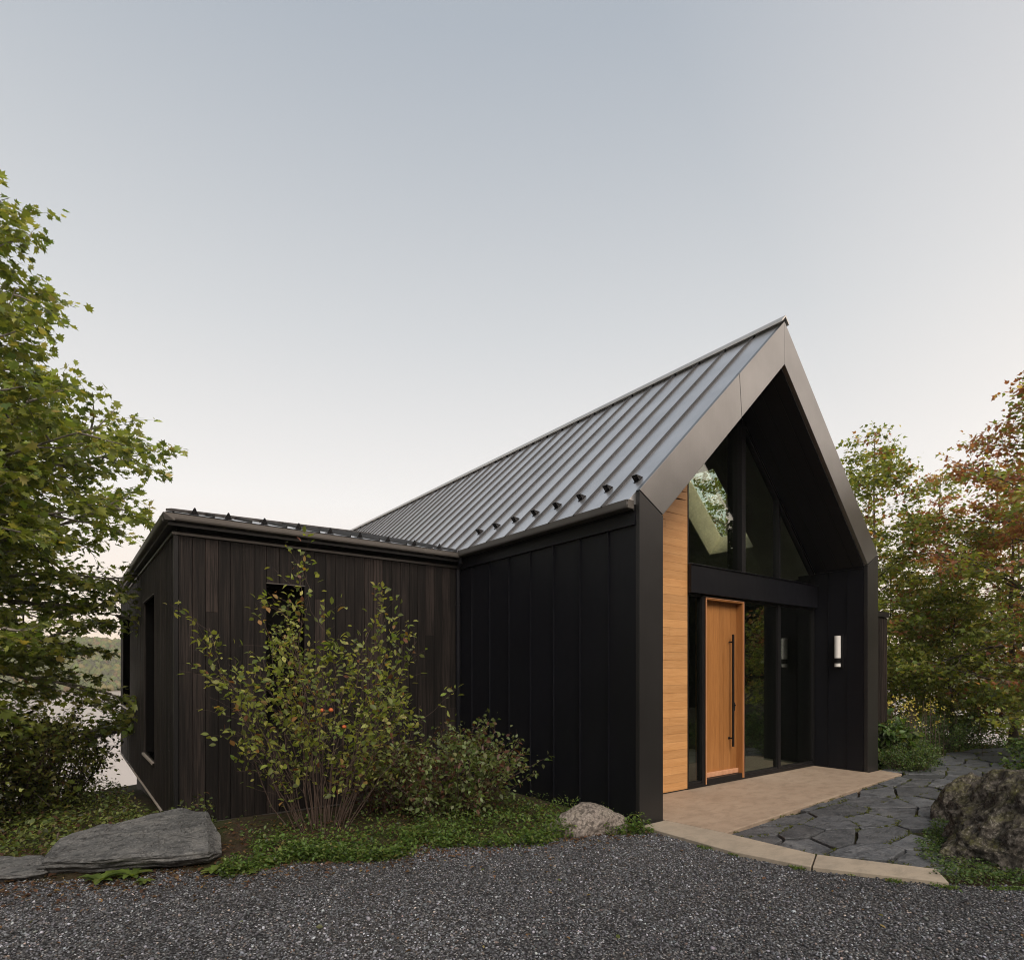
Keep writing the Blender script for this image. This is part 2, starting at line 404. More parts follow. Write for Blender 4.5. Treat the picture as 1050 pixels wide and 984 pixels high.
# ------------------------------------------------ loose stones of the gravel
CT, ST = math.cos(R(53.126)), math.sin(R(53.126))
def rotmats(n, tilt=math.pi):
    a = rng.uniform(0, 2 * np.pi, n); b = rng.uniform(-tilt, tilt, n); c = rng.uniform(-tilt, tilt, n)
    ca, sa, cb, sb, cc, sc = np.cos(a), np.sin(a), np.cos(b), np.sin(b), np.cos(c), np.sin(c)
    z = np.zeros(n); o = np.ones(n)
    Rz = np.stack([ca, -sa, z, sa, ca, z, z, z, o], 1).reshape(n, 3, 3)
    Rx = np.stack([o, z, z, z, cb, -sb, z, sb, cb], 1).reshape(n, 3, 3)
    Ry = np.stack([cc, z, sc, z, o, z, -sc, z, cc], 1).reshape(n, 3, 3)
    return Rz @ Rx @ Ry
def ico():
    bm = bmesh.new(); bmesh.ops.create_icosphere(bm, subdivisions=1, radius=1)
    v = np.array([q.co[:] for q in bm.verts]); f = np.array([[w.index for w in q.verts] for q in bm.faces]); bm.free(); return v, f
def scatter_stones(name, P, size, cols, mat=M_STONES, flat=.65):
    tv, tf = ico(); n = len(P)
    S = size[:, None, None] * rng.uniform(.55, 1.15, (n, 1, 3)) * np.array([1.15, .9, flat])
    V = tv[None] * rng.uniform(.72, 1.2, (n, 12, 1)) * S
    V = np.einsum('nij,nkj->nki', rotmats(n, .5), V) + P[:, None, :]
    F = tf[None] + (np.arange(n) * 12)[:, None, None]
    return np_mesh(name, V.reshape(-1, 3), F.reshape(-1, 3), mat, tint=np.repeat(cols, 12, 0))
n = 230000
d = rng.uniform(2.3, 7.6, n) ; rr = rng.uniform(-1.05, 1.05, n) * d + rng.uniform(-.4, .4, n)
keep = rng.uniform(0, 1, n) < np.clip(d / 7.6 + .15, 0, 1)
d, rr = d[keep], rr[keep]
gx, gy = d * CT + rr * ST, d * ST - rr * CT
k = inside(gp, gx, gy); gx, gy = gx[k], gy[k]
dd = gx * CT + gy * ST
n = len(gx)
size = rng.uniform(.0045, .0108, n) * (1 + .5 * (rng.uniform(0, 1, n) > .93))
P = np.stack([gx, gy, -.035 + rng.uniform(-.002, .009, n)], 1)
tone = rng.choice([.022, .038, .058, .085, .13, .24], n, p=[.14, .24, .26, .20, .12, .04]) * 1.75 * (.88 + .35 * np.array([noise.noise(Vector((a * .7, b * .7, 2))) + .6 * noise.noise(Vector((a * 2.3, b * 2.3, 9))) for a, b in zip(gx, gy)])) * rng.uniform(.8, 1.2, n)
cols = tone[:, None] * (np.array([.95, 1, 1.12]) + rng.normal(0, .03, (n, 3))); warm = rng.uniform(0, 1, n) > .93; cols[warm] *= np.array([1.25, 1.0, .82])
gsn = scatter_stones('gravel_stones', P, size, cols); tag(gsn, 'loose dark grey crushed gravel covering the driveway', 'gravel', kind='stuff')

# ---------------------------------------------------------------- kerb, porch slab
kb = MB()
kb.prism([(4.80, 4.17, -.13), (4.77, 3.10, -.13), (4.915, 2.46, -.13), (5.283, 2.605, -.13), (5.268, 3.48, -.13), (5.196, 4.17, -.13)], (0, 0, .128))
k1 = kb.build('kerb', M_KERB, bevel=.006); tag(k1, kind='structure')
kb = MB(); kb.prism([(4.921, 2.449, -.13), (5.385, 1.646, -.13), (5.676, 1.822, -.13), (5.290, 2.594, -.13)], (0, 0, .128))
k2 = kb.build('kerb', M_KERB, bevel=.006); tag(k2, kind='structure')
sb = MB(); sb.prism([(5.203, YG + .3, -.14), (5.203, 4.18, -.14), (5.276, 3.485, -.14), (10.50, 3.83, -.14), (10.62, 4.19, -.14), (10.206, 4.19, -.14), (10.206, YG + .3, -.14)], (0, 0, .14))
s1 = sb.build('porch_pavement', M_SLAB, bevel=.008); tag(s1, kind='structure')

# ---------------------------------------------------------------- flagstone path (stones clipped from a random cell pattern)
PATH = [(5.30, 3.46), (10.5, 3.79), (12.4, 4.15), (15.4, 4.1), (16.5, 3.3), (13, 3.0), (11, 2.9), (9.2, 2.55), (7.6, 2.35), (6.5, 2.2), (6.05, 2.0), (5.70, 1.88), (5.31, 2.61)]
PATHX = [(4.8, 3.95), (5.0, 4.5), (10.25, 4.6), (10.3, 4.15), (12.4, 4.2), (15.4, 4.1), (16.5, 3.3), (13, 3.0), (11, 2.9), (9.2, 2.55), (7.6, 2.35), (6.5, 2.2), (6.05, 1.95), (5.55, 1.6), (4.95, 2.4)]
def clip(poly, nx, ny, c):
    out = []
    for i in range(len(poly)):
        a, b = poly[i], poly[(i + 1) % len(poly)]
        da, db = nx * a[0] + ny * a[1] - c, nx * b[0] + ny * b[1] - c
        if da <= 0: out.append(a)
        if (da < 0 < db) or (db < 0 < da):
            t = da / (da - db); out.append((a[0] + (b[0] - a[0]) * t, a[1] + (b[1] - a[1]) * t))
    return out
def halfplane(p, q, inside_pt):
    nx, ny = q[1] - p[1], p[0] - q[0]; l = math.hypot(nx, ny); nx /= l; ny /= l; c = nx * p[0] + ny * p[1]
    if nx * inside_pt[0] + ny * inside_pt[1] > c: nx, ny, c = -nx, -ny, -c
    return nx, ny, c
rs = random.Random(21); seeds = []
AS = 2.1
def sdist(a, b): return math.hypot((a[0] - b[0]) / AS, a[1] - b[1])
tries = 0
while tries < 1500:
    tries += 1
    p = (rs.uniform(4.4, 17.2), rs.uniform(.8, 5.0))
    mn = .17 + .17 * rs.random() ** .8
    if all(sdist(p, q) > max(mn, .0) for q in seeds): seeds.append(p)
fl = MB(); moss_pts = []
for p in seeds:
    if not inside(PATHX, np.array([p[0]]), np.array([p[1]]))[0]: continue
    poly = [(p[0] - 2, p[1] - 2), (p[0] + 2, p[1] - 2), (p[0] + 2, p[1] + 2), (p[0] - 2, p[1] + 2)]
    for q in seeds:
        if q is p or sdist(p, q) > 1.6: continue
        nx, ny = (q[0] - p[0]) / AS ** 2, (q[1] - p[1]); l = math.hypot(nx, ny); nx /= l; ny /= l
        mx, my = (p[0] + q[0]) / 2, (p[1] + q[1]) / 2
        poly = clip(poly, nx, ny, nx * mx + ny * my - .014)
    for a, b in ([(PATH[0], PATH[1])] if p[0] < 10.3 else []) + [(PATH[11], PATH[12]), (PATH[12], PATH[0])]:
        nx, ny, c = halfplane(a, b, (8, 3)); poly = clip(poly, nx, ny, c - .006)
    if len(poly) < 3 or abs(sum(a[0] * b[1] - b[0] * a[1] for a, b in zip(poly, poly[1:] + poly[:1]))) < .03: continue
    # roughen outline
    out = []
    for i in range(len(poly)):
        a, b = poly[i], poly[(i + 1) % len(poly)]; ln = math.hypot(b[0] - a[0], b[1] - a[1]); m = max(1, int(ln / .09))
        for k in range(m):
            t = (k + (.5 if m > 1 and False else 0)) / m; w = .0 if k == 0 else .008
            out.append((a[0] + (b[0] - a[0]) * t + rs.uniform(-w, w), a[1] + (b[1] - a[1]) * t + rs.uniform(-w, w)))
            if rs.random() < .5: moss_pts.append((a[0] + (b[0] - a[0]) * t, a[1] + (b[1] - a[1]) * t))
    h = rs.uniform(-.016, .006); tl = (rs.uniform(-.006, .006), rs.uniform(-.006, .006))
    fl.prism([(x, y, -.10) for x, y in out], (0, 0, .10 + h - .004), rs.random())
pth = fl.build('flagstone_path', M_SLATE, bevel=.007); tag(pth, kind='structure')

# ================================================================= HOUSE
house = empty('house', (X0, Y0, 0))
tag(house, 'black metal clad gabled lake house with a charred timber wing and recessed timber entrance', 'house')
def roofz(x): return HE + SL * (x - X0) if x <= XA else HE + SL * (X1 - x)
DN = HR - HRI      # vertical thickness of the roof slab
# -- gable frame (front ring)
fr = MB()
y0, y1 = Y0, Y0 + .055
kz = HKI
lo = [(X0, -.05), (X0 + T, -.05), (X0 + T, kz), (X0, HE)]
M_POST = metal_mat('post_metal', (.035, .034, .034), .38, .45, .3, .25)
po = MB(); po.prism_xz(lo, y0, y1); po.build('gable_post', M_POST, house, bevel=.004); po = MB()
t_ = .40
def lerp(a, b, t): return (a[0] + (b[0] - a[0]) * t, a[1] + (b[1] - a[1]) * t)
OA, OB, IA, IB = (X0, HE + .012), (XA, HR + .012), (X0 + T, kz + .012), (XA, HRI + .012)
def piece(a, b, c, d): fr.prism_xz([a, b, c, d], y0, y1)
g1 = .003
seam_o, seam_i = lerp(OA, OB, .635), lerp(IA, IB, .60)
dx = .004
piece((OA[0], OA[1]), lerp(OA, OB, .6335), lerp(IA, IB, .5985), (IA[0], IA[1]))
piece(lerp(OA, OB, .6365), (XA - .002, OB[1] - .002), (XA - .002, IB[1] - .002), lerp(IA, IB, .6015))
OC, IC = (X1, HE + .012), (X1 - T, kz + .012)
OB2, IB2 = (XA + .002, OB[1] - .002), (XA + .002, IB[1] - .002)
piece(OB2, lerp(OB2, OC, .999), lerp(IB2, IC, .999), IB2)
po.prism_xz([(X1, -.05), (X1 - T, -.05), (X1 - T, kz), (X1, HE)], y0, y1)
po.build('gable_post', M_POST, house, bevel=.004)
fr.build('gable_frame', M_TRIM, house, bevel=.004)

# -- roof: two slopes (the right one with the skylight opening)
SY0, SY1 = 5.85, 6.76
SIX0, SIX1 = 8.50, 9.70                       # skylight opening on the inner face (cut square to the slope)
nr = Vector((SL, 0, 1)).normalized(); PD = DN * nr.z
def inr(x): return Vector((x, 0, roofz(x) - DN))
def outp(x, k=PD): return inr(x) + nr * k
rf = MB()
yr0 = y1 + .001
def slab(poly, ya, yb): rf.prism([(p[0], ya, p[2] if len(p) > 2 else p[1]) for p in poly], (0, yb - ya, 0))
EO = X0 - .13
slab([(EO, 0, roofz(EO)), (XA - .001, 0, HR), (XA - .001, 0, HRI), (X0 + .30, 0, roofz(X0 + .30) - DN), (X0 + .02, 0, 3.31), (X0 + .02, 0, roofz(EO) - .005), (EO, 0, roofz(EO) - .025)], yr0, YB)
E2 = X1 + .10
R_full = [(XA + .001, 0, HR), (E2, 0, roofz(E2)), (E2, 0, roofz(E2) - .03), (X1 - .02, 0, 3.31), (X1 - .30, 0, roofz(X1 - .30) - DN), (XA + .001, 0, HRI)]
slab(R_full, yr0, SY0); slab(R_full, SY1, YB)
o0, o1 = outp(SIX0), outp(SIX1)
slab([(XA + .001, 0, HR), tuple(o0), tuple(inr(SIX0)), (XA + .001, 0, HRI)], SY0, SY1)
slab([tuple(o1), (E2, 0, roofz(E2)), (E2, 0, roofz(E2) - .03), (X1 - .02, 0, 3.31), (X1 - .30, 0, roofz(X1 - .30) - DN), tuple(inr(SIX1))], SY0, SY1)
roof = rf.build('roof', M_ROOF, house)
nv = Vector((-SL, 0, 1)).normalized()
sm = MB()
ys = 4.63
while ys < YB:
    for s in (0,):
        a = Vector((X0 - .125, ys, roofz(X0 - .125))); b = Vector((XA - .02, ys, roofz(XA - .02)))
        w = Vector((0, .005, 0)); h_ = nv * .023
        sm.prism([a - w, b - w, b - w + h_, a - w + h_], (0, .010, 0))
        # flattened fold along the top of each seam
        a2, b2 = a + nv * .0235, b + nv * .0235
        sm.prism([a2 - w * 1.6, b2 - w * 1.6, b2 - w * 1.6 + nv * .007, a2 - w * 1.6 + nv * .007], (0, .016, 0))
    ys += .4426
M_SEAM = metal_mat('seam_metal', (.03, .031, .034), .5, .2, .5, .05)
sm.build('standing_seam', M_SEAM, roof)
rc = MB()
rc.prism_xz([(XA - .085, HR - .085 * SL + .062), (XA, HR + .062), (XA + .085, HR - .085 * SL + .062), (XA + .085, HR - .085 * SL + .088), (XA, HR + .088), (XA - .085, HR - .085 * SL + .088)], Y0 - .015, YB)
rc.build('ridge_cap', M_RIDGE, roof)
def tri_guard(parent, base, up, along, acr):
    b = MB(); P = Vector(base); u, f, s = Vector(up), Vector(along), Vector(acr); w = .042
    b.prism([P - s * w, P + s * w, P + s * .006 + u * .078, P - s * .006 + u * .078], f * .006)
    b.prism([P - s * .003, P - s * .003 - f * .08, P - s * .003 + u * .075], s * .006)
    b.prism([P - s * w - f * .085, P + s * w - f * .085, P + s * w + f * .03, P - s * w + f * .03], u * .005)
    return b.build('snow_guard', M_BLACK, parent)
def guard(parent, base, up, along, acr):
    """small folded snow guard: plate standing on the pan with two side gussets"""
    b = MB(); P = Vector(base); u, f, s = Vector(up), Vector(along), Vector(acr)
    w = .036
    b.prism([P - s * w, P + s * w, P + s * w + u * .075, P - s * w + u * .075], f * .006)
    for q in (-w, w - .006):
        o = P + s * q
        b.prism([o, o - f * .065, o + u * .075], s * .006)
    b.prism([P - s * w - f * .065, P + s * w - f * .065, P + s * w + f * .03, P - s * w + f * .03], u * .005)
    b.prism([P - s * .012 + u * .035 + f * .006, P + s * .012 + u * .035 + f * .006, P + s * .012 + u * .06 + f * .006, P - s * .012 + u * .06 + f * .006], f * .012)
    return b.build('snow_guard', M_BLACK, parent)
upslope = Vector((1, 0, SL)).normalized()
for yy in (4.41, 4.853, 5.296, 5.738, 6.18, 6.62, 7.065, 7.505):
    guard(roof, (5.02, yy, roofz(5.02) + .003), nv, -upslope, (0, 1, 0))

# -- skylight
skm = MB(); ed = .012; K0, K1 = .004, PD + .12
def skq(xa, xb, ya, yb):
    a, b = outp(xa, K0), outp(xb, K0); c, d = outp(xb, K1), outp(xa, K1)
    skm.prism([(p.x, ya, p.z) for p in (a, b, c, d)], (0, yb - ya, 0))
skq(SIX0 + .002, SIX1 - .002, SY0 + .002, SY0 + ed); skq(SIX0 + .002, SIX1 - .002, SY1 - ed, SY1 - .002)
skq(SIX0 + .002, SIX0 + ed, SY0 + ed + .001, SY1 - ed - .001); skq(SIX1 - ed, SIX1 - .002, SY0 + ed + .001, SY1 - ed - .001)
sk = skm.build('skylight', M_CREAM, roof)
pm = MB(); q_ = [outp(SIX0 + ed, PD + .09), outp(SIX1 - ed, PD + .09), outp(SIX1 - ed, PD + .096), outp(SIX0 + ed, PD + .096)]
pm.prism([(p.x, SY0 + ed, p.z) for p in q_], (0, SY1 - SY0 - 2 * ed, 0))
M_SKYGLASS = glass_mat('skylight_glass', (.9, .93, .9), .8)
pm.build('skylight_pane', M_SKYGLASS, roof)

# -- porch soffit lining with battens (inside the frame, both slopes)
so = MB()
def soff(xa, xb, sgn, ya, yb, th=.018, off=0):
    za, zb = roofz(xa) - DN + .002 - off, roofz(xb) - DN + .002 - off
    so.prism_xz([(xa, za), (xb, zb), (xb, zb - th), (xa, za - th)], ya, yb)
yy = Y0 + .056
soff(X0 + T + .004, XA - .004, 1, yy, YG)
soff(XA + .004, X1 - T - .004, 1, yy, YG)
for q in (4.43, 4.64, 4.85):
    soff(X0 + T + .02, XA - .02, 1, q, q + .012, .014, .018)
    soff(XA + .02, X1 - T - .02, 1, q, q + .012, .014, .018)
so.build('porch_soffit', M_PANEL, house)

# -- walls of the main volume
wl = MB()
wl.box(X0 + .012, X0 + .20, y1 + .002, YB, -.12, 3.30)                      # left wall core
wl.box(X1 - .20, X1, YG + .30, YB, -.12, 3.30)                              # right wall
wl.box(X1 - T + .03, X1 - .002, y1 + .002, YG + .298, -.12, 3.30)           # right pier
wl.box(X0 + .202, X0 + T - .004, y1 + .002, YG - .01, -.12, 3.30)           # left pier
wl.prism_xz([(X0 + .21, -.1), (X1 - .21, -.1), (X1 - .21, 3.2), (XA, HRI - .05), (X0 + .21, 3.2)], YB - .2, YB)
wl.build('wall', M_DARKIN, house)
sidep = MB()
seams = [4.254 + .0, 4.644, 5.102, 5.569, 6.027, 6.486, 6.943, 7.404, 7.76]
for a, b in zip(seams, seams[1:]):
    sidep.box(X0, X0 + .0115, a + .004, b - .004, -.03, 3.143)
for a in seams[1:]:
    sidep.box(X0 - .024, X0 + .011, a - .0038, a + .0038, -.03, 3.142)
sidep.build('metal_cladding', M_PANEL, house)
tr = MB()
tr.box(X0 - .03, X0 + .011, 4.266, 7.76, 3.1435, 3.176)
tr.box(X0 - .012, X0 + .011, 4.266, 7.76, 3.1765, 3.29)
tr.build('wall_trim', M_PANEL, house)
# porch right cheek cladding
ch = MB(); cs = [y1 + .004, 4.52, 4.82, YG - .006]
for a, b in zip(cs, cs[1:]): ch.box(X1 - T, X1 - T + .029, a + .003, b - .003, .004, 3.25)
for a in cs[1:-1]: ch.box(X1 - T - .012, X1 - T + .028, a - .002, a + .002, .004, 3.25)
ch.box(X1 - T - .02, X1 - T + .028, y1 + .006, YG - .01, 3.2505, 3.275)
ch.build('cheek_cladding', M_PANEL, house)
ch = MB(); ch.box(X0 + T - .0035, X0 + T, y1 + .004, YG - .012, .004, 3.27); ch.build('cheek_cladding', M_PANEL, house)

# -- gutter of the main roof
def gutter(mb, p0, p1, outward, zb, zt, d=.115):
    p0, p1, o = Vector(p0), Vector(p1), Vector(outward); ln = (p1 - p0)
    prof = [(0, zb), (d * .86, zb), (d * .97, zb + .012), (d, zb + .03), (d, zt), (d - .012, zt), (d - .012, zb + .035), (.01, zb + .03), (.01, zt), (0, zt)]
    mb.prism([p0 + o * a + Vector((0, 0, z)) for a, z in prof], ln)
gu = MB()
gutter(gu, (X0 - .02, Y0 + .06, 0), (X0 - .02, Y2 - .17, 0), (-1, 0, 0), 3.30, 3.392)
gu.box(X0 - .125, X0 - .03, Y0 + .05, Y0 + .0595, 3.305, 3.392)
gu.build('gutter', M_GUTTER, house)
sf = MB(); sf.box(X0 - .035, X0 + .1, Y0 + .06, Y2 + .1, 3.291, 3.298); sf.box(X0 - .018, X0 + .1, Y0 + .06, Y2, 3.2985, 3.385)
sf.build('eave_soffit', M_BLACK, house)
dp = MB(); px_, py_ = X0 - .055, Y2 - .055
dp.tube([(X0 - .07, Y2 - .16, 3.30), (X0 - .07, Y2 - .15, 3.22), (px_, py_, 3.12), (px_, py_, -.15)], .036, 12)
for z in (2.6, 1.3, .2): dp.tube([(px_, py_, z), (px_, py_, z + .03)], .041, 12)
dp.build('downspout', M_PANEL, house, smooth=False)

# -- recessed entrance facade
oc = MB(); zc = 0.02; rw = random.Random(3)
row = 0
while zc < 4.9:
    hgt = .108; x = X0 + T
    # staggered boards
    xs_ = [X0 + T + .002] + sorted([X0 + T + rw.uniform(.25, 1.2) for _ in range(1)]) + [6.748]
    for a, b in zip(xs_, xs_[1:]):
        zt1 = min(zc + hgt - .0025, roofz(a) - DN - .02); zt2 = min(zc + hgt - .0025, roofz(b) - DN - .02)
        if zt1 < zc + .01: 
            a = max(a, X0 + (zc + DN + .03 - HE) / SL + .0); zt1 = zc + .012
            if a > b - .05: continue
            zt1 = min(zc + hgt - .0025, max(zc + .012, roofz(a) - DN - .02)); zt2 = min(zc + hgt - .0025, roofz(b) - DN - .02)
        oc.prism_xz([(a + .001, zc), (b - .001, zc), (b - .001, zt2 + .0004), (a + .001, zt1 + .0004)], YG, YG + .02 + rw.uniform(-.001, .001), rw.random())
    zc += hgt; row += 1
oc.build('timber_cladding', M_CEDAR, house)
bk = MB(); bk.box(X0 + T + .002, 6.745, YG + .0215, YG + .15, -.05, 3.2)
bk.prism_xz([(X0 + T + .01, 3.2), (6.745, 3.2), (6.745, roofz(6.745) - DN - .03), (X0 + T + .3, roofz(X0 + T + .3) - DN - .03)], YG + .0215, YG + .15)
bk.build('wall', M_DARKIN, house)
ef = MB()
YF0, YF1 = YG - .002, YG + .09
def zsoff(x): return roofz(x) - DN - .022
# lower frames
ef.box(6.75, 10.204, YF0, YF1, .004, .05)
ef.box(6.75, 6.775, YF0, YF1, .0505, 2.664)
ef.box(7.075, 7.141, YF0, YF1, .0505, 2.664)
ef.box(8.068, 8.12, YF0, YF1, .0505, 2.664)
ef.box(9.05, 9.125, YF0, YF1, .0505, 2.664)
ef.box(10.16, 10.204, YF0, YF1, .0505, 2.664)
ef.box(7.142, 8.067, YF0, YF1, 2.628, 2.664)
for a, b in ((6.7755, 7.0745), (8.1205, 9.0495), (9.1255, 10.1595)):
    ef.box(a, b, YF0 + .01, YF1 - .01, .0505, .085); ef.box(a, b, YF0 + .01, YF1 - .01, 2.63, 2.6635)
# upper frames
ef.box(6.75, 6.775, YF0, YF1, 3.0405, zsoff(6.75)); 
ef.box(7.99, 8.09, YF0 - .03, YF1 + .12, 3.0405, zsoff(8.09)); ef.box(9.05, 9.10, YF0 - .01, YF1, 3.0405, zsoff(9.10))
ef.box(6.7755, 10.19, YF0, YF1, 3.0402, 3.075)
for a, b in ((6.775, XA), (XA, 10.19)):
    ef.prism_xz([(a, zsoff(a)), (b, zsoff(b)), (b, zsoff(b) - .05), (a, zsoff(a) - .05)], YF0 + .004, YF1 - .004)
ef.build('entrance_frame', M_BLACK, house, bevel=.002)
bm_ = MB(); bm_.box(6.752, 10.19, 4.985, YG + .12, 2.6645, 3.04); bm_.box(6.752, 10.195, 4.965, YG + .02, 3.0402, 3.052)
bm_.build('entrance_beam', M_PANEL, house, bevel=.003)
def win(polys, name='window'):
    w = MB()
    for p in polys: w.prism_xz(p, YG + .04, YG + .048)
    return w.build(name, M_GLASS, house)
win([[(6.775, .085), (7.075, .085), (7.075, 2.63), (6.775, 2.63)]], 'window_pane')
win([[(8.12, .085), (9.05, .085), (9.05, 2.63), (8.12, 2.63)]], 'window_pane')
win([[(9.125, .085), (10.16, .085), (10.16, 2.63), (9.125, 2.63)]], 'window_pane')
win([[(6.775, 3.075), (7.99, 3.075), (7.99, zsoff(7.99) - .04), (XA, zsoff(XA) - .04), (6.775, zsoff(6.775) - .04)]], 'window_pane')
win([[(8.09, 3.075), (9.05, 3.075), (9.05, zsoff(9.05) - .04), (8.09, zsoff(8.09) - .04)]], 'window_pane')
win([[(9.10, 3.075), (10.15, 3.075), (10.15, zsoff(10.15) - .02), (9.10, zsoff(9.10) - .04)]], 'window_pane')
# door
df = MB()
df.box(7.142, 7.168, YG - .012, YG + .16, .03, 2.627); df.box(8.041, 8.067, YG - .012, YG + .16, .03, 2.627)
df.box(7.1685, 8.0405, YG - .012, YG + .16, 2.601, 2.627)
dfo = df.build('door_frame', M_DOOR, house, bevel=.002)
de = MB()
de.box(7.139, 7.147, YG - .020, YG - .0125, .03, 2.63); de.box(8.062, 8.070, YG - .020, YG - .0125, .03, 2.63); de.box(7.1475, 8.0615, YG - .020, YG - .0125, 2.622, 2.63)
de.build('edge_strip', M_DOOREDGE, dfo)
dl = MB(); xb = 7.1685; rw = random.Random(5)
while xb < 8.035:
    w_ = min(rw.uniform(.11, .16), 8.0405 - xb)
    if 8.0405 - xb - w_ < .05: w_ = 8.0405 - xb
    dl.box(xb + .0008, xb + w_ - .0008, YG + .09, YG + .14, .10, 2.598, rw.random()); xb += w_
door = dl.build('door', M_DOOR, house)
db = MB(); db.box(7.17, 8.038, YG + .055, YG + .0895, .10, .165); db.build('weather_bar', M_DOOREDGE, door, bevel=.004)
db = MB(); db.box(7.17, 8.038, YG - .004, YG + .16, .0505, .097); db.build('threshold', M_BLACK, door)
hd = MB(); hx, hy = 7.845, YG + .018
hd.box(hx - .014, hx + .014, hy - .012, hy + .012, .50, 2.14)
for z in (.62, 2.03): hd.tube([(hx, hy + .012, z), (hx, YG + .0895, z)], .011, 10)
hd.tube([(hx, YG + .085, .62), (hx, YG + .0895, .62)], .022, 12)
hd.build('handle', M_BLACK, door, bevel=.003)
lkm = MB(); lkm.box(7.955, 7.985, YG + .075, YG + .0895, 1.02, 1.14); lkm.tube([(7.97, YG + .06, 1.10), (7.97, YG + .0895, 1.10)], .012, 12)
lkm.build('lock', M_BLACK, door)
# interior
it = MB(); it.box(X0 + .21, X1 - .21, YG + .31, YB - .2, -.1, .0); it.build('interior_floor', M_INFLOOR, house)
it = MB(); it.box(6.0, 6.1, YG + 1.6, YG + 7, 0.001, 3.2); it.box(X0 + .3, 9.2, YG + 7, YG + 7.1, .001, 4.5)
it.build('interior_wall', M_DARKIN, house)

# -- charred timber wing
wg = MB(); rw = random.Random(11)
# window openings
FW = (2.02, 2.485, .95, 2.69)
LW1 = (9.60, 10.92, .338, 2.665); LW2 = (13.40, 15.05, .90, 2.68)
def zcuts(a, b, wins):
    z0, z1 = ZB, ZT
    for w in wins:
        if b > w[0] + .002 and a < w[1] - .002: return [(z0, w[2]), (w[3], z1)]
    return [(z0, z1)]
def boards(lo_, hi_, wins, emit):
    marks = sorted([lo_, hi_] + [q for w in wins for q in (w[0], w[1])])
    for ma, mb_ in zip(marks, marks[1:]):
        nb = max(1, round((mb_ - ma) / .134)); st = (mb_ - ma) / nb
        for i in range(nb):
            a, b = ma + i * st, ma + (i + 1) * st
            for za, zb in zcuts(a, b, wins):
                zs = [za] + ([rw.uniform(za + .5, zb - .4)] if zb - za > 2 and rw.random() < .6 else []) + [zb]
                for p, q in zip(zs, zs[1:]):
                    emit(a + .0032, b - .0032, p + (.0015 if p > za else 0), q - (.0015 if q < zb else 0), rw.uniform(-.002, .002), rw.random() ** 1.3)
boards(X3 + .05, X0 - .03, [FW], lambda a, b, p, q, dj, c: wg.box(a, b, Y2 + dj, Y2 + .022, p, q, c))
boards(Y2 + .05, Y4, [LW1, LW2], lambda a, b, p, q, dj, c: wg.box(X3 + dj, X3 + .022, a, b, p, q, c))
wg.build('timber_cladding', M_CHAR, house)
wc = MB()
# core walls with openings (behind the boards)
def core_front():
    for a, b, z0, z1 in ((X3 + .023, FW[0], ZB + .01, ZT), (FW[1], X0 - .005, ZB + .01, ZT), (FW[0], FW[1], ZB + .01, FW[2]), (FW[0], FW[1], FW[3], ZT)):
        wc.box(a, b, Y2 + .023, Y2 + .2, z0, z1)
core_front()
yy = Y2 + .201
for w in (LW1, LW2):
    wc.box(X3 + .023, X3 + .2, yy, w[0], ZB + .01, ZT); wc.box(X3 + .023, X3 + .2, w[0], w[1], ZB + .01, w[2]); wc.box(X3 + .023, X3 + .2, w[0], w[1], w[3], ZT); yy = w[1]
wc.box(X3 + .023, X3 + .2, yy, Y4, ZB + .01, ZT); wc.box(X3 + .2005, X0, Y4 - .2, Y4, ZB + .01, ZT)
wc.box(X3 + .23, X0, Y2 + .23, Y4 - .23, ZB + .02, ZB + .1)
wc.build('wing_wall', M_RECESS_SHADE, house)  # jambs of the openings get the painted recess shade too
co = MB(); co.box(X3 - .004, X3 + .045, Y2 - .004, Y2 + .045, ZB, ZT); co.build('corner_trim', M_BLACK, house)
tt = MB(); tt.box(X3 - .02, X0 - .05, Y2 - .022, Y2 + .02, ZT + .001, ZT + .03); tt.box(X3 - .022, X3 + .02, Y2 + .021, Y4, ZT + .001, ZT + .03)
tt.build('wing_wall_trim', M_GUTTER, house)
bf = MB(); bf.box(X3 - .022, X3 + .002, Y2 - .02, Y4, ZB - .018, ZB - .004); bf.build('base_flashing', M_FLASH, house)
bf = MB(); bf.box(X3 - .020, X0 - .05, Y2 - .022, Y2 - .002, ZB - .018, ZB - .004); bf.build('base_flashing', M_GUTTER, house)
def wing_window(axis, a, b, z0, z1):
    w = MB(); dpt = .13; f_ = .04
    def bx(mb, u0, u1, v0, v1, d0, d1):
        if axis == 'x': mb.box(X3 + d0, X3 + d1, u0, u1, v0, v1)
        else: mb.box(u0, u1, Y2 + d0, Y2 + d1, v0, v1)
    for u0, u1, v0, v1 in ((a + .001, a + f_, z0 + .001, z1 - .001), (b - f_, b - .001, z0 + .001, z1 - .001), (a + f_, b - f_, z0 + .001, z0 + f_), (a + f_, b - f_, z1 - f_, z1 - .001)):
        bx(w, u0, u1, v0, v1, dpt, dpt + .06)
    wo = w.build('window', M_RECESS_SHADE, house)
    p = MB(); bx(p, a + f_, b - f_, z0 + f_, z1 - f_, dpt + .03, dpt + .04); p.build('pane', M_RECESS_SHADE, wo)  # pane blackened as shade of the recess, no insect mesh
    s = MB(); bx(s, a - .005, b + .005, z0 - .006, z0 + .0, -.03, dpt); bx(s, a - .005, b + .005, z0 - .03, z0 - .0065, -.03, -.024); s.build('sill', M_FLASH if axis == 'x' else M_BLACK, wo)
    h = MB(); bx(h, a - .005, b + .005, z1, z1 + .01, -.016, -.0035); h.build('head_flashing', M_GUTTER, wo)
wing_window('x', *LW1); wing_window('x', *LW2); wing_window('y', *FW)
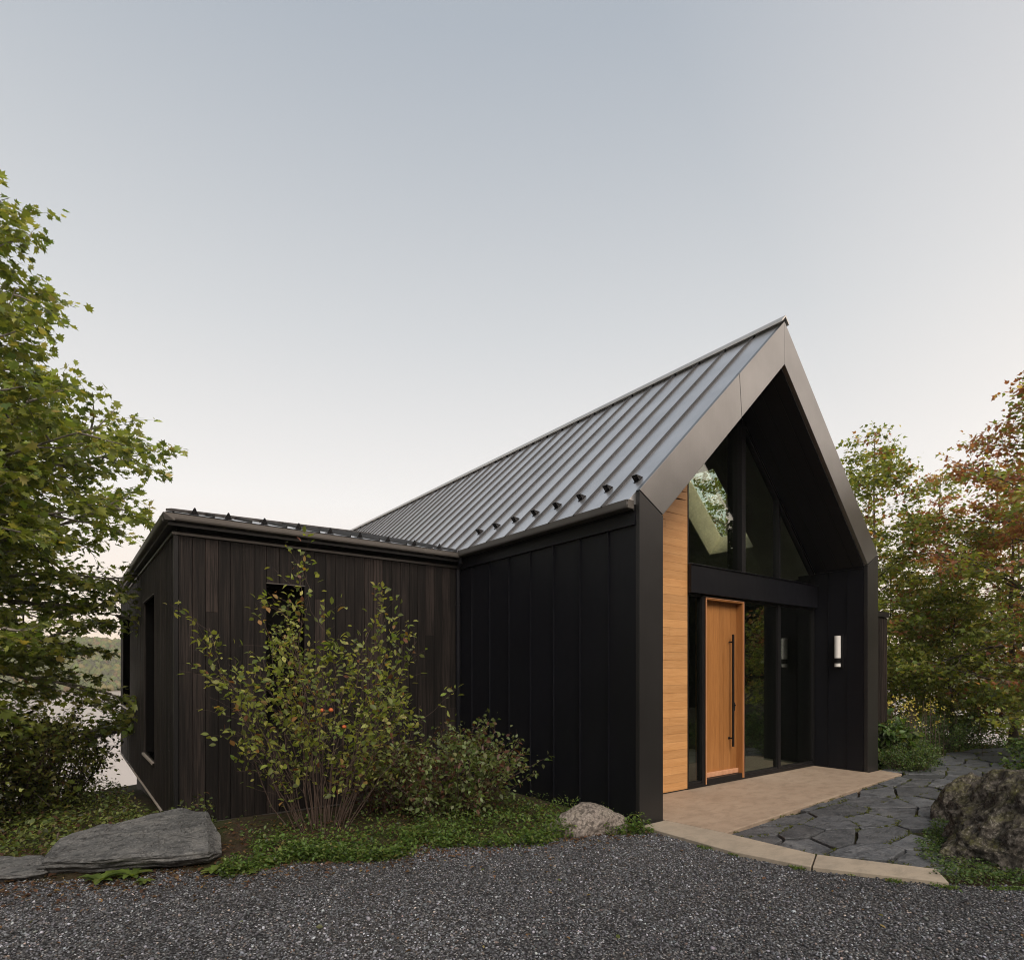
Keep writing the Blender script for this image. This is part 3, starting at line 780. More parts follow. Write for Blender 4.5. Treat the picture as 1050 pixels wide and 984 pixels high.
# wing roof: hipped, low pitch, all eaves level
EZ = 3.375; PT = .255; ox, oy = .13, .19
ex0, ey0, ey1 = X3 - ox, Y2 - oy, Y4 + .25
wr = MB(); yc = (ey0 + ey1) / 2; hz = (yc - ey0) * PT; hx0 = ex0 + (yc - ey0)
ins = .03
A_ = (ex0 + ins, ey0 + ins, EZ); B_ = (X0 + 4.2, ey0 + ins, EZ); C_ = (X0 + 4.2, yc, EZ + hz); D_ = (ex0 + ins + (yc - ey0 - ins), yc, EZ + hz); E_ = (ex0 + ins, ey1 - ins, EZ); F_ = (X0 + 4.2, ey1 - ins, EZ)
xm = XA - .1
def cutx(v): return v
# front pan stops against the main roof: main surface z = HE+SL*(x-X0); wing z = EZ + PT*(y-ey0)
def xv(y): return X0 + (EZ + PT * (y - ey0 - ins) - HE) / SL + .06
V_ = [A_, (xv(ey0 + ins), ey0 + ins, EZ), (xv(yc), yc, EZ + hz - PT * ins), D_, E_, (xv(ey0 + ins), ey1 - ins, EZ)]
wr.add(V_, [(0, 1, 2, 3), (0, 3, 4), (3, 2, 5, 4)])
wr.add([(x, y, z - .06) for x, y, z in V_], [(3, 2, 1, 0), (4, 3, 0), (4, 5, 2, 3)])
wro = wr.build('wing_roof', M_ROOF, house)
ws = MB(); xx = 1.20 + .21
pvn = Vector((0, -PT, 1)).normalized()
xx -= .42
while xx < 5.3:
    a = Vector((xx, ey0 + .035, EZ + PT * .005)); ylen = yc if xx > hx0 else ey0 + ins + (xx - ex0 - ins)
    yend = min(yc, ylen)
    if xx > X0: a.y = max(a.y, ey0 + (HE + SL * (xx - X0) - EZ) / PT)
    if xx > ex0 + .05 and yend > a.y + .05:
        b = Vector((xx, yend, EZ + PT * (yend - ey0 - ins))); a.z = EZ + PT * (a.y - ey0 - ins)
        ws.prism([a - Vector((.007, 0, 0)), b - Vector((.007, 0, 0)), b + pvn * .035 - Vector((.007, 0, 0)), a + pvn * .035 - Vector((.007, 0, 0))], (.014, 0, 0))
    xx += .41
ws.build('standing_seam', M_SEAM, wro)
hp = MB(); hp.prism([Vector(A_) + Vector((0, .0, .002)), Vector(D_) + Vector((0, 0, .002)), Vector(D_) + Vector((0, 0, .04)), Vector(A_) + Vector((0, 0, .03))], (.05, -.05, 0)); hp.build('hip_cap', M_GUTTER, wro)
upw = Vector((0, 1, PT)).normalized()
for x in (1.215, 1.575, 1.985, 2.40, 2.81, 3.22, 3.63, 4.04, 4.45):
    yg_ = ey0 + .16
    tri_guard(wro, (x, yg_, EZ + PT * (yg_ - ey0 - ins) + .002), pvn, -upw, (1, 0, 0))
wf = MB()
gutter(wf, (ex0 + .115, ey0 + .115, 0), (X0 - .05, ey0 + .115, 0), (0, -1, 0), 3.28, 3.358)
wf.build('gutter', M_GUTTER, house)
wf = MB(); wf.prism([(ex0 + .114, ey0 + .0, 3.28), (ex0 + .02, ey0 + .02, 3.28), (ex0, ey0, 3.34), (ex0, ey0, 3.358), (ex0 + .114, ey0, 3.358)], (0, .115, 0))
gutter(wf, (ex0 + .115, ey0 + .1155, 0), (ex0 + .115, ey1, 0), (-1, 0, 0), 3.28, 3.358)
wf.build('fascia', M_GUTTER, house)
wf = MB(); wf.box(ex0 + .055, X0 - .05, ey0 + .055, Y2 + .2, 3.235, 3.279); wf.box(ex0 + .055, X3 + .2, Y2 + .2005, ey1, 3.235, 3.279)
wf.box(X3 + .03, X0, Y2 + .03, Y4 - .03, 3.161, 3.234)
wf.build('eave_soffit', M_BLACK, house)
fd = MB(); fd.box(X3 + .3, X0 - .02, Y2 + .28, Y2 + .5, -1.2, ZB - .0); fd.box(X3 + .3, X3 + .5, Y2 + .501, Y4, -2.2, ZB)
fd.box(X3 + .22, X3 + .52, Y2 + .03, Y2 + .27, -.9, ZB - .02)
fd.build('foundation', M_FOUND, house)

# ---------------------------------------------------------------- privacy screen behind the right wall
ps = empty('privacy_screen', (11.3, 4.65, 0)); tag(ps, 'dark vertical board screen with a black cap behind the right gable pillar', 'screen')
b_ = MB(); x = 10.62; rw = random.Random(2)
while x < 11.98: b_.box(x, x + .075, 4.62, 4.645, -.2, 2.57, .5 + .5 * rw.random()); x += .082
b_.build('board_panel', M_CHAR, ps); b_ = MB(); b_.box(10.60, 12.03, 4.59, 4.72, 2.575, 2.67); b_.build('cap', M_BLACK, ps)
b_ = MB(); b_.box(10.62, 12.0, 4.647, 4.69, -.2, 2.57); b_.build('backing', M_DARKIN, ps)

# ---------------------------------------------------------------- wall lamp
lx, ly = X1 - T, 4.637
wlp = empty('wall_lamp', (lx, ly, 1.67)); tag(wlp, 'black and white cylinder wall lamp mounted on the dark right wall of the porch', 'lamp')
b_ = MB(); b_.box(lx - .022, lx - .001, ly - .062, ly + .062, 1.655, 2.21); b_.build('backplate', M_BLACK, wlp, bevel=.003)
b_ = MB(); b_.tube([(lx - .075, ly, 1.815), (lx - .075, ly, 2.18)], .047, 24); b_.build('lamp_shade', M_LAMPWHITE, wlp, bevel=.004)
b_ = MB(); b_.tube([(lx - .075, ly, 1.735), (lx - .075, ly, 1.765)], .052, 24); b_.tube([(lx - .075, ly, 1.782), (lx - .075, ly, 1.813)], .052, 24); b_.tube([(lx - .075, ly, 1.764), (lx - .075, ly, 1.784)], .04, 24)
b_.box(lx - .075, lx - .02, ly - .02, ly + .02, 1.74, 1.81); b_.build('bracket', M_BLACK, wlp)
b_ = MB(); b_.tube([(lx - .075, ly, 1.675), (lx - .075, ly, 1.733)], .045, 24); b_.build('lower_diffuser', M_LAMPWHITE, wlp)

# ---------------------------------------------------------------- rocks
def rock(name, center, rad, mat, label, seed, cuts=10, rough=.16, fine=.05, rotz=0, sub=5, zscale=1, plane_k=.86):
    bm = bmesh.new(); bmesh.ops.create_icosphere(bm, subdivisions=sub, radius=1)
    r_ = random.Random(seed); pl = []
    for _ in range(cuts):
        v = Vector((r_.gauss(0, 1), r_.gauss(0, 1), r_.gauss(0, .8))).normalized(); pl.append((v, r_.uniform(plane_k - .12, plane_k + .06)))
    c, s = math.cos(rotz), math.sin(rotz)
    for v in bm.verts:
        p = v.co.normalized()
        for nrm, dist in pl:
            dt = p.dot(nrm)
            if dt > dist: p = p - nrm * (dt - dist) * .93
        q = p * 1.0
        k = 1 + rough * noise.noise(q * 1.4 + Vector((seed, 0, 0))) + fine * noise.noise(q * 5 + Vector((0, seed, 0))) + fine * .55 * noise.noise(q * 12) + fine * .38 * noise.noise(q * 27)
        p = p * k
        p = Vector((p.x * rad[0], p.y * rad[1], p.z * rad[2]))
        v.co = Vector((p.x * c - p.y * s, p.x * s + p.y * c, p.z))
    me = bpy.data.meshes.new(name); bm.to_mesh(me); bm.free(); me.materials.append(mat)
    me.polygons.foreach_set('use_smooth', [True] * len(me.polygons))
    at = me.attributes.new('tone', 'FLOAT', 'POINT'); at.data.foreach_set('value', [.5] * len(me.vertices))
    o = bpy.data.objects.new(name, me); o.location = center; link(o); tag(o, label, 'rock'); return o
rock('boulder', (4.30, 4.47, -.04), (.43, .27, .27), M_PINKROCK, 'small rounded pinkish boulder against the foot of the black gable pillar', 4, 8, .12, .05, -.6)
rock('boulder', (7.06, 1.30, .0), (1.18, .68, .86), M_BOULDER, 'large lichen covered boulder at the right end of the kerb', 9, 14, .16, .08, -.62, 6, plane_k=.90)
rock('boulder', (7.95, 2.20, -.05), (.46, .30, .50), M_BOULDER, 'low dark mossy boulder behind the largest boulder beside the flagstones', 15, 9, .16, .09, -.4, 5)
def slab_rock(name, pts_front, pts_back, z_lo, z_top_f, z_top_b, label, seed):
    """layered slate slab between a front and a back polyline; z_* are lists along the length"""
    nu, nw = 190, 84; V = []; F = []
    def samp(pl, t):
        t = t * (len(pl) - 1); i = min(int(t), len(pl) - 2); f = t - i
        a, b = pl[i], pl[i + 1]
        if hasattr(a, '__len__'): return tuple(a[k] + (b[k] - a[k]) * f for k in range(len(a)))
        return a + (b - a) * f
    prof_n = nw
    for iu in range(nu + 1):
        u = iu / nu; fx, fy = samp(pts_front, u); bx, by = samp(pts_back, u); zf, zb_, zl = samp(z_top_f, u), samp(z_top_b, u), samp(z_lo, u)
        endk = 1.0
        for iw in range(prof_n):
            w = iw / (prof_n - 1)
            # loop: bottom front -> up front -> across top -> down back
            if w < .35: t = w / .35; s_ = .34 * (1 - t) ** 1.4 - .03 * math.sin(t * 3.1); z = zl + (zf - zl) * t
            elif w < .85: t = (w - .35) / .5; s_ = t; z = zf + (zb_ - zf) * t
            else: t = (w - .85) / .15; s_ = 1; z = zb_ + (zl - zb_) * t
            x, y = fx + (bx - fx) * s_, fy + (by - fy) * s_
            st = noise.noise(Vector((x * 1.2, y * 1.2, z * 26 + seed))) * .04 + noise.noise(Vector((x * 7, y * 7, z * 60 + seed))) * .02
            if w < .35 or w > .85:
                dn = Vector((fx - bx, fy - by)).normalized() * st * (1 if w < .35 else -1); x += dn.x; y += dn.y
            z += noise.noise(Vector((x * 2.2, y * 2.2, seed))) * .02 + noise.noise(Vector((x * 9, y * 3, seed + 4))) * .009 + noise.noise(Vector((x * 24, y * 11, seed))) * .004 + (sum(.008 for th_ in (-.25, -.05, .12, .3) if noise.noise(Vector((x * 1.7 + y * .5, y * 3.2 - x, seed + 9))) + .35 * noise.noise(Vector((x * 9, y * 9, seed))) > th_) - .016) * (1 if w >= .35 else 0)
            V.append((x, y, z))
    for iu in range(nu):
        for iw in range(prof_n - 1):
            a = iu * prof_n + iw; F.append((a, a + prof_n, a + prof_n + 1, a + 1))
    F.append(tuple(range(prof_n))[::-1]); F.append(tuple(nu * prof_n + k for k in range(prof_n)))
    m = MB(); m.add(V, F, .5); o = m.build(name, M_SLATEROCK); tag(o, label, 'rock'); return o
# placed from the photograph: front foot line and top back line
slab_rock('slate_rock', [(-.20, 6.08), (-.12, 5.96), (.12, 5.80), (.42, 5.62), (.72, 5.50), (.96, 5.46), (1.10, 5.66)],
          [(-.16, 6.25), (-.02, 6.45), (.28, 6.70), (.60, 6.85), (.92, 6.92), (1.14, 6.62), (1.16, 6.02)],
          [-.12] * 7, [.0, .115, .125, .12, .12, .10, .03], [.03, .15, .18, .20, .22, .21, .09], 'large flat dark grey slate slab lying at the gravel edge', 3)
slab_rock('slate_rock', [(-.75, 6.35), (-.60, 6.20), (-.35, 6.02), (-.12, 5.95), (-.06, 6.02)],
          [(-.85, 6.6), (-.68, 6.7), (-.40, 6.55), (-.14, 6.35), (-.05, 6.18)],
          [-.14] * 5, [-.02, .02, .03, .05, -.01], [.0, .05, .06, .06, .0], 'smaller flat slate rock cut by the left edge of the picture', 8)

# ================================================================= VEGETATION
def fan(outline, center, fold=.0):
    V = [(center[0], center[1], 0)] + [(x, y, abs(x) * fold - .12 * (y - .4) ** 2) for x, y in outline]
    n = len(outline); F = [(0, 1 + i, 1 + (i + 1) % n) for i in range(n)]
    return np.array(V, float), np.array(F)
MAPLE = fan([(0, 0), (.30, .02), (.22, .22), (.52, .38), (.28, .52), (.34, .78), (.14, .66), (0, 1.05), (-.14, .66), (-.34, .78), (-.28, .52), (-.52, .38), (-.22, .22), (-.30, .02)], (0, .36), .25)
MAPLE_S = fan([(0, 0), (.30, .08), (.50, .42), (.2, .52), (0, 1), (-.2, .52), (-.50, .42), (-.30, .08)], (0, .36), .25)
OVAL = fan([(0, 0), (.24, .28), (.27, .6), (0, 1), (-.27, .6), (-.24, .28)], (0, .45), .35)
NARROW = fan([(0, 0), (.13, .3), (.12, .65), (0, 1), (-.12, .65), (-.13, .3)], (0, .45), .3)

def leaves(name, P, size, cols, tmpl, mat, parent=None, tilt=.6, dirs=None, droop=.25):
    """one mesh of individual leaves: P (n,3) stalk ends"""
    tv, tf = tmpl; n = len(P); k = len(tv)
    yaw = rng.uniform(0, 2 * np.pi, n) if dirs is None else np.arctan2(dirs[:, 1], dirs[:, 0]) - np.pi / 2 + rng.normal(0, .7, n)
    pit = rng.normal(-droop, tilt, n); rol = rng.normal(0, tilt, n)
    cy, sy, cp, sp, cr, sr = np.cos(yaw), np.sin(yaw), np.cos(pit), np.sin(pit), np.cos(rol), np.sin(rol)
    z, o = np.zeros(n), np.ones(n)
    Rz = np.stack([cy, -sy, z, sy, cy, z, z, z, o], 1).reshape(n, 3, 3)
    Rx = np.stack([o, z, z, z, cp, -sp, z, sp, cp], 1).reshape(n, 3, 3)
    Ry = np.stack([cr, z, sr, z, o, z, -sr, z, cr], 1).reshape(n, 3, 3)
    Rm = Rz @ Rx @ Ry
    V = tv[None] * size[:, None, None] * np.stack([rng.uniform(.8, 1.15, n), o, rng.uniform(.3, 1.6, n)], 1)[:, None, :]
    V = np.einsum('nij,nkj->nki', Rm, V) + P[:, None, :]
    F = tf[None] + (np.arange(n) * k)[:, None, None]
    return np_mesh(name, V.reshape(-1, 3), F.reshape(-1, 3), mat, parent, tint=np.repeat(cols, k, 0))

def palette(n, cols, w, var=.18, clump=None):
    cols = np.array(cols, float); i = rng.choice(len(cols), n, p=np.array(w) / sum(w))
    if clump is not None: i = clump
    c = cols[i] * rng.uniform(1 - var, 1 + var, (n, 1)) * (1 + rng.normal(0, .06, (n, 3)))
    return np.clip(c, .003, 1)

def curve_pts(p, d, ln, n, rise, wob_, r_):
    pts = [Vector(p)]; d = Vector(d).normalized()
    for i in range(n):
        d = (d + Vector((r_.gauss(0, wob_), r_.gauss(0, wob_), r_.gauss(0, wob_) + rise))).normalized()
        pts.append(pts[-1] + d * ln / n)
    return pts
def tree(name, label, base, height, r0, prof, z0, nlimb, tmpl, lsize, cols, weights, per_twig=16, limb_up=.35, bark=None, seed=1, group=None,
         cat='tree', sec=7, ter=4, lean=(0, 0), tmin=.0, twig_len=.42, sidebias=None, colfn=None, spread=.09, tilt=.5, flat=.25, limb_k=1.0, sides=6):
    r_ = random.Random(seed); bx, by, bz = base
    root = empty(name, base); tag(root, label, cat, group)
    tb = MB(); tp = []; nseg = 12
    for i in range(nseg + 1):
        t = i / nseg
        tp.append(Vector((bx + lean[0] * t + .10 * noise.noise(Vector((t * 3, seed, 0))), by + lean[1] * t + .10 * noise.noise(Vector((t * 3, 0, seed))), bz + height * t * .97)))
    tb.tube(tp, [max(.012, r0 * (1 - .93 * (i / nseg) ** .85) * (1.35 if i == 0 else 1)) for i in range(nseg + 1)], 9)
    def trunk(t):
        f = min(t, .999) * nseg; i = int(f); return tp[i].lerp(tp[i + 1], f - i)
    LP = []; LD = []; LZ = []
    def leafline(pts, n, clump):
        for q in range(n):
            f = (.15 + .85 * (q + r_.random()) / n) * (len(pts) - 1); i = min(int(f), len(pts) - 2)
            p = pts[i].lerp(pts[i + 1], f - i); d = (pts[i + 1] - pts[i])
            off = Vector((r_.gauss(0, spread), r_.gauss(0, spread), r_.gauss(0, spread * .45) - .02))
            LP.append(tuple(p + off)); LD.append((d.x + off.x * 3, d.y + off.y * 3)); LZ.append(clump)
    for li in range(nlimb):
        t = z0 + (1 - z0) * ((li + r_.random() * .6) / nlimb) ** .9
        t = min(t, .985)
        az = li * 2.399963 + r_.uniform(-.4, .4)
        if sidebias is not None and r_.random() < .45: az = sidebias + r_.gauss(0, .7)
        p0 = trunk(t); hgt = t * height
        R_ = prof(min(1, t + .10)) * r_.uniform(.80, 1.02) * limb_k
        up = limb_up * (1 + 1.3 * t) + r_.uniform(-.12, .12)
        d = Vector((math.cos(az), math.sin(az), up))
        ns = 8; L_ = max(R_, .25) * math.sqrt(1 + min(up, 1.0) ** 2 * .6)
        pts = curve_pts(p0, d, L_, ns, -.045 * (1 - t), .10, r_)
        rl = max(.007, r0 * .42 * (1 - t * .85) * min(1, L_ / 2.5))
        tb.tube(pts, [max(.004, rl * (1 - .88 * i / ns)) for i in range(ns + 1)], sides, cap=False)
        nsec = max(2, int(sec * min(1.2, .35 + L_ / 2.6)))
        for si in range(nsec):
            f = .22 + .78 * (si + r_.random() * .7) / nsec; fi = min(f, .98) * ns; i = int(fi); q = pts[i].lerp(pts[i + 1], fi - i)
            dd = (pts[i + 1] - pts[i]).normalized(); sgn = 1 if si % 2 else -1
            side = dd.cross(Vector((0, 0, 1))).normalized() * sgn
            d2 = dd * r_.uniform(.55, .9) + side * r_.uniform(.5, 1.0) + Vector((0, 0, r_.gauss(.05, flat)))
            l2 = max(.18, L_ * .40 * (1.12 - f) + .22) * r_.uniform(.75, 1.2)
            p2 = curve_pts(q, d2, l2, 5, -.02, .14, r_)
            tb.tube(p2, [max(.003, rl * .35 * (1 - .8 * k / 5)) for k in range(6)], 4, cap=False)
            cl = r_.random()
            nt3 = max(2, int(ter * (.5 + l2)))
            for ti in range(nt3):
                f3 = .25 + .75 * (ti + r_.random() * .6) / nt3; f3 = min(f3, .98) * 5; i3 = int(f3); q3 = p2[i3].lerp(p2[i3 + 1], f3 - i3)
                dd3 = (p2[i3 + 1] - p2[i3]).normalized(); s3 = dd3.cross(Vector((0, 0, 1))).normalized() * (1 if ti % 2 else -1)
                d3 = dd3 * .7 + s3 * r_.uniform(.4, 1) + Vector((0, 0, r_.gauss(.02, flat)))
                p3 = curve_pts(q3, d3, twig_len * r_.uniform(.6, 1.2), 3, -.03, .15, r_)
                tb.tube(p3, [.0035, .003, .0022, .0015], 3, cap=False)
                leafline(p3, int(per_twig * r_.uniform(.6, 1.3)), cl)
            leafline(p2[2:], int(per_twig * .5), cl)
    # leader
    leafline([tp[-3], tp[-2], tp[-1] + Vector((0, 0, .15))], per_twig * 2, .5)
    tb.build('trunk', bark or M_BARK, root, smooth=True)
    P = np.array(LP); D = np.array(LD); n = len(P); Z = np.array(LZ)
    C = palette(n, cols, weights) if colfn is None else colfn(P, Z)
    leaves('crown', P, lsize * rng.uniform(.65, 1.2, n), C, tmpl, M_LEAF, root, tilt, D)
    return root, n

total = 0
# --- big maple on the left (trunk just outside the picture)
PR = [(0, 3.6), (.2, 4.1), (.33, 4.1), (.455, 4.45), (.555, 3.9), (.67, 2.9), (.81, 2.6), (.88, 2.5), (.95, 1.4), (1, .5)]
def prof_from(tab):
    xs_ = [a for a, b in tab]; ys_ = [b for a, b in tab]
    return lambda t: float(np.interp(t, xs_, ys_))
GREENS = [(.14, .18, .045), (.20, .24, .06), (.27, .29, .08), (.085, .115, .035), (.32, .30, .10)]
DARKWOOD = [(.030, .042, .014), (.045, .058, .018), (.022, .03, .012)]
r1, n1 = tree('maple_tree', 'tall green maple with big lobed leaves reaching in from the left edge', (-2.6, 12.9, -1.0), 11.15, .19, prof_from(PR), .11, 84, MAPLE, .128,
     GREENS, [3, 3.4, 1.6, 2.6, .5], per_twig=14, limb_up=.42, seed=5, sec=8, ter=4.6, sidebias=-.75, twig_len=.5, spread=.085, bark=M_GREYBARK)
total += n1
# --- right side trees
MIX = [(.18, .225, .055), (.26, .30, .075), (.36, .34, .10), (.30, .125, .08), (.37, .18, .10), (.44, .30, .12), (.12, .15, .055)]
def maple_mix(redness, zlo, zhi):
    def fn(P, Z):
        n = len(P); h_ = np.clip((P[:, 2] - zlo) / (zhi - zlo), 0, 1)
        red = np.clip(redness * (.35 + .9 * h_), 0, .95)
        isred = (Z * .75 + rng.uniform(0, .25, n)) < red
        gi = rng.choice([0, 1, 2, 6], n, p=[.34, .34, .17, .15]); ri = rng.choice([3, 4, 5, 1], n, p=[.45, .27, .13, .15])
        i = np.where(isred, ri, gi)
        return palette(n, MIX, [1] * 7, .2, clump=i)
    return fn
slim = [(0, .9), (.2, 1.5), (.4, 1.6), (.6, 1.35), (.8, .9), (1, .25)]
wide = [(0, 1.5), (.2, 3.0), (.4, 3.3), (.6, 2.7), (.8, 1.8), (1, .5)]
spec = [
 ('young_maple_tree', 'slim young maple with a few red top leaves just right of the black gable', (17.4, 7.0, -.6), 8.6, .085, [(0, 1.3), (.2, 2.0), (.5, 2.0), (.7, 1.7), (.88, 1.2), (1, .5)], .08, 44, .115, .22, .20, 21, 11),
 ('red_maple_tree', 'largest maple turning red at the right edge of the picture', (17.3, 3.0, -.4), 9.9, .14, wide, .10, 46, .11, .55, .32, 22, 11),
 ('young_maple_tree', 'pale thin maple between the slim green one and the large red one', (22.5, 7.1, -1.0), 9.2, .10, slim, .12, 30, .115, .5, .3, 23, 9),
 ('red_maple_tree', 'reddish maple standing behind the curve of the flagstone path', (19.6, 4.6, -.7), 7.4, .10, wide, .06, 34, .11, .45, .28, 24, 10),
 ('green_maple_tree', 'low bushy green maple at the far end of the flagstone path', (17.2, 5.2, -.6), 4.2, .06, [(0, 1.2), (.4, 1.7), (.8, 1.1), (1, .3)], .05, 26, .105, .15, .3, 25, 11),
 ('green_maple_tree', 'yellow green maple beyond the privacy screen', (21.5, 9.6, -1.2), 5.6, .07, slim, .05, 26, .115, .2, .3, 26, 10),
 ('green_maple_tree', 'green maple behind the house seen through the skylight of the gable', (17.6, 11.6, -.9), 10.8, .12, wide, .2, 34, .12, .12, .35, 31, 8),
 ('young_maple_tree', 'thin young maple between the privacy screen and the reddish trees', (20.0, 7.6, -.9), 6.2, .06, slim, .06, 28, .11, .35, .3, 32, 11),
 ('red_maple_tree', 'second reddish maple further back toward the lake shore', (24.5, 5.6, -.9), 8.4, .10, wide, .06, 34, .12, .45, .3, 33, 10),
 ('green_maple_tree', 'dark green maple low at the right edge behind the big boulder', (14.6, 2.4, -.2), 3.9, .06, [(0, .9), (.3, 1.5), (.7, 1.2), (1, .3)], .12, 26, .095, .3, .3, 27, 11),
]
for nm, lb, b, H, r0, pf, z0, nl, ls, red, lu, sd, pt in spec:
    bz_ = float(zground(b[0], b[1])) - .1; H = H + b[2] - bz_; b = (b[0], b[1], bz_)
    _, k = tree(nm, lb, b, H, r0, prof_from(pf), z0, nl, MAPLE_S, ls, MIX, [1] * 7, per_twig=int(pt * 1.4), limb_up=lu, seed=sd, sec=7, ter=4, twig_len=.40,
                colfn=maple_mix(red, b[2], b[2] + H), spread=.11, flat=.34, tilt=.55, group='maples on the lake side right of the house')
    total += k

# --- woodland behind the camera (the facade and its glass mirror it)
mir, k = tree('forest_tree', 'dark green tree in the wood mirrored by the glass of the gable', (11.0, -11.5, 0), 9.5, .18, prof_from([(0, 2.2), (.3, 3.2), (.6, 2.6), (1, .5)]), .04, 40, MAPLE_S, .24,
             DARKWOOD, [3, 2, 3], per_twig=13, limb_up=.35, seed=40, sec=8, ter=4, group='trees of the wood behind the driveway', twig_len=.55, spread=.16)
total += k
for i, (x, y, s, a) in enumerate([(15.5, -13, 1.05, 1.2), (20, -10.5, .95, 2.4), (6.5, -13.5, 1.1, 3.3), (1.5, -12.5, .95, 4.4), (24.5, -14, 1.15, .5), (29, -10, 1.0, 5.2), (-9.5, -3.5, 1.0, 2.0), (-11, 3.0, .95, 3.9), (-12.5, 9.0, 1.05, .9), (-4.5, -12, 1.1, 5.6), (18, -19, 1.3, 2.9), (9, -19, 1.3, .2), (24, -18, 1.25, 1.1), (30, -16, 1.2, 3.1), (14, -17, 1.2, 4.1), (17.5, -4.6, .95, 2.2), (22.5, -6.3, 1.05, 4.0), (28, -5.5, 1.05, 1.5), (34, -9, 1.2, .3), (25.5, -9.5, 1.1, 3.6), (-10.5, 6.2, 1.0, 2.8), (-9, -8, 1.1, .7)]):
    c = copy_tree(mir); c.location = (x, y, 0); c.scale = (s, s, s); c.rotation_euler = (0, 0, a)

# --- shrubs
def shrub(name, label, base, H, rad, nst, tmpl, lsize, cols, w, per, seed, group=None, bark=None, spread_up=1.0, fullness=1.0, low=.25, stem=.012, tilt=.6, cat='shrub', upl=0, sub=5, leafdrop=.25, spread=.035, offs=(0, 0)):
    r_ = random.Random(seed); root = empty(name, base); tag(root, label, cat, group)
    tb = MB(); LP = []; LD = []
    for i in range(nst):
        az = i * 2.4 + r_.uniform(-.3, .3); rr_ = rad * math.sqrt(r_.uniform(.02, 1))
        h_ = H * (1 - .42 * (rr_ / rad) ** 2) * r_.uniform(.62, 1.06)
        p0 = Vector((base[0] + math.cos(az) * .26 * rr_ / rad + r_.gauss(0, .03), base[1] + math.sin(az) * .22 * rr_ / rad + r_.gauss(0, .03), base[2] - .03))
        end = Vector((base[0] + math.cos(az) * rr_ + offs[0], base[1] + math.sin(az) * rr_ + offs[1], base[2] + h_))
        n_ = 9; pts = []
        for k in range(n_ + 1):
            t = k / n_; e_ = t ** (1.0 + .5 * noise.noise(Vector((i * 3.3, seed, 1.5))))
            p = Vector((p0.x + (end.x - p0.x) * e_, p0.y + (end.y - p0.y) * e_, p0.z + (end.z - p0.z) * (t ** (.9))))
            p += Vector((noise.noise(Vector((t * 4, i, seed))), noise.noise(Vector((t * 4, i + 50, seed))), 0)) * .075 * H * math.sin(t * 2.2)
            pts.append(p)
        tb.tube(pts, [max(.0022, stem * (1 - .85 * k / n_)) for k in range(n_ + 1)], 5, cap=False)
        nb = max(2, int(sub * h_ * fullness))
        for b in range(nb):
            t = low + (1 - low) * (b + r_.random()) / nb; f = min(.98, t) * n_; k = int(f); q = pts[k].lerp(pts[k + 1], f - k)
            a2 = r_.uniform(0, 6.283); out = Vector((math.cos(a2), math.sin(a2), r_.uniform(.15, 1.0) + upl))
            out = (out + Vector((math.cos(az), math.sin(az), 0)) * .6).normalized()
            l2 = r_.uniform(.10, .30) * H / 2.2 * (1.3 - .4 * t)
            p2 = curve_pts(q, out, l2 * 1.3, 4, .02, .18, r_)
            tb.tube(p2, [max(.0012, stem * .3 * (1 - .7 * m / 4)) for m in range(5)], 3, cap=False)
            for m in range(int(per * r_.uniform(.5, 1.4))):
                f2 = r_.uniform(.2, 1) * 3.98; k2 = int(f2); pp = p2[k2].lerp(p2[k2 + 1], f2 - k2)
                of = Vector((r_.gauss(0, spread), r_.gauss(0, spread), r_.gauss(0, spread))); LP.append(tuple(pp + of)); LD.append((out.x + of.x * 9, out.y + of.y * 9))
        for m in range(int(per)):
            k2 = r_.uniform(.75, .999) * n_; i2 = int(k2); pp = pts[i2].lerp(pts[i2 + 1], k2 - i2)
            a3 = r_.uniform(0, 6.28); LP.append(tuple(pp + Vector((r_.gauss(0, .02), r_.gauss(0, .02), 0)))); LD.append((math.cos(a3), math.sin(a3)))
    tb.build('stems', bark or M_TWIG, root, smooth=True)
    P = np.array(LP); n = len(P)
    C = palette(n, cols, w)
    if tmpl is not OVAL or True:
        hh = np.clip((P[:, 2] - base[2]) / H, 0, 1)[:, None]
    leaves('foliage', P, lsize * rng.uniform(.6, 1.25, n), C, tmpl, M_LEAF, root, tilt, np.array(LD), -upl * .5 - .15 if upl else leafdrop)
    return root, n
OLIVE = [(.19, .23, .055), (.27, .30, .075), (.11, .14, .04), (.36, .37, .12), (.28, .17, .06), (.17, .07, .04)]
sh1, k = shrub('large_shrub', 'tall open shrub with many thin stems and yellow green leaves before the timber wing', (2.14, 6.12, -.02), 2.82, 1.24, 46, OVAL, .068,
          OLIVE, [4, 4, 3.2, 1.6, .6, .3], 9, 61, stem=.0065, low=.18, sub=4.8, upl=.3, spread=.045, offs=(.03, .02)); total += k
for i, (x, y, z) in enumerate([(2.02, 5.78, 1.22), (2.27, 5.85, 1.04), (2.05, 5.62, 1.23)]):
    b_ = bmesh.new(); bmesh.ops.create_icosphere(b_, subdivisions=2, radius=.024); 
    for v in b_.verts: v.co.z *= .85
    me = bpy.data.meshes.new('fruit'); b_.to_mesh(me); b_.free(); me.materials.append(simple('orange_fruit', (.55, .13, .04), .45) if i == 0 else bpy.data.materials['orange_fruit'])
    o = bpy.data.objects.new('fruit', me); link(o, sh1); o.location = Vector((x, y, z)) - Vector(sh1.location)
DKMIX = [(.095, .13, .045), (.14, .18, .06), (.21, .25, .12), (.12, .055, .035), (.07, .035, .028), (.16, .12, .06)]
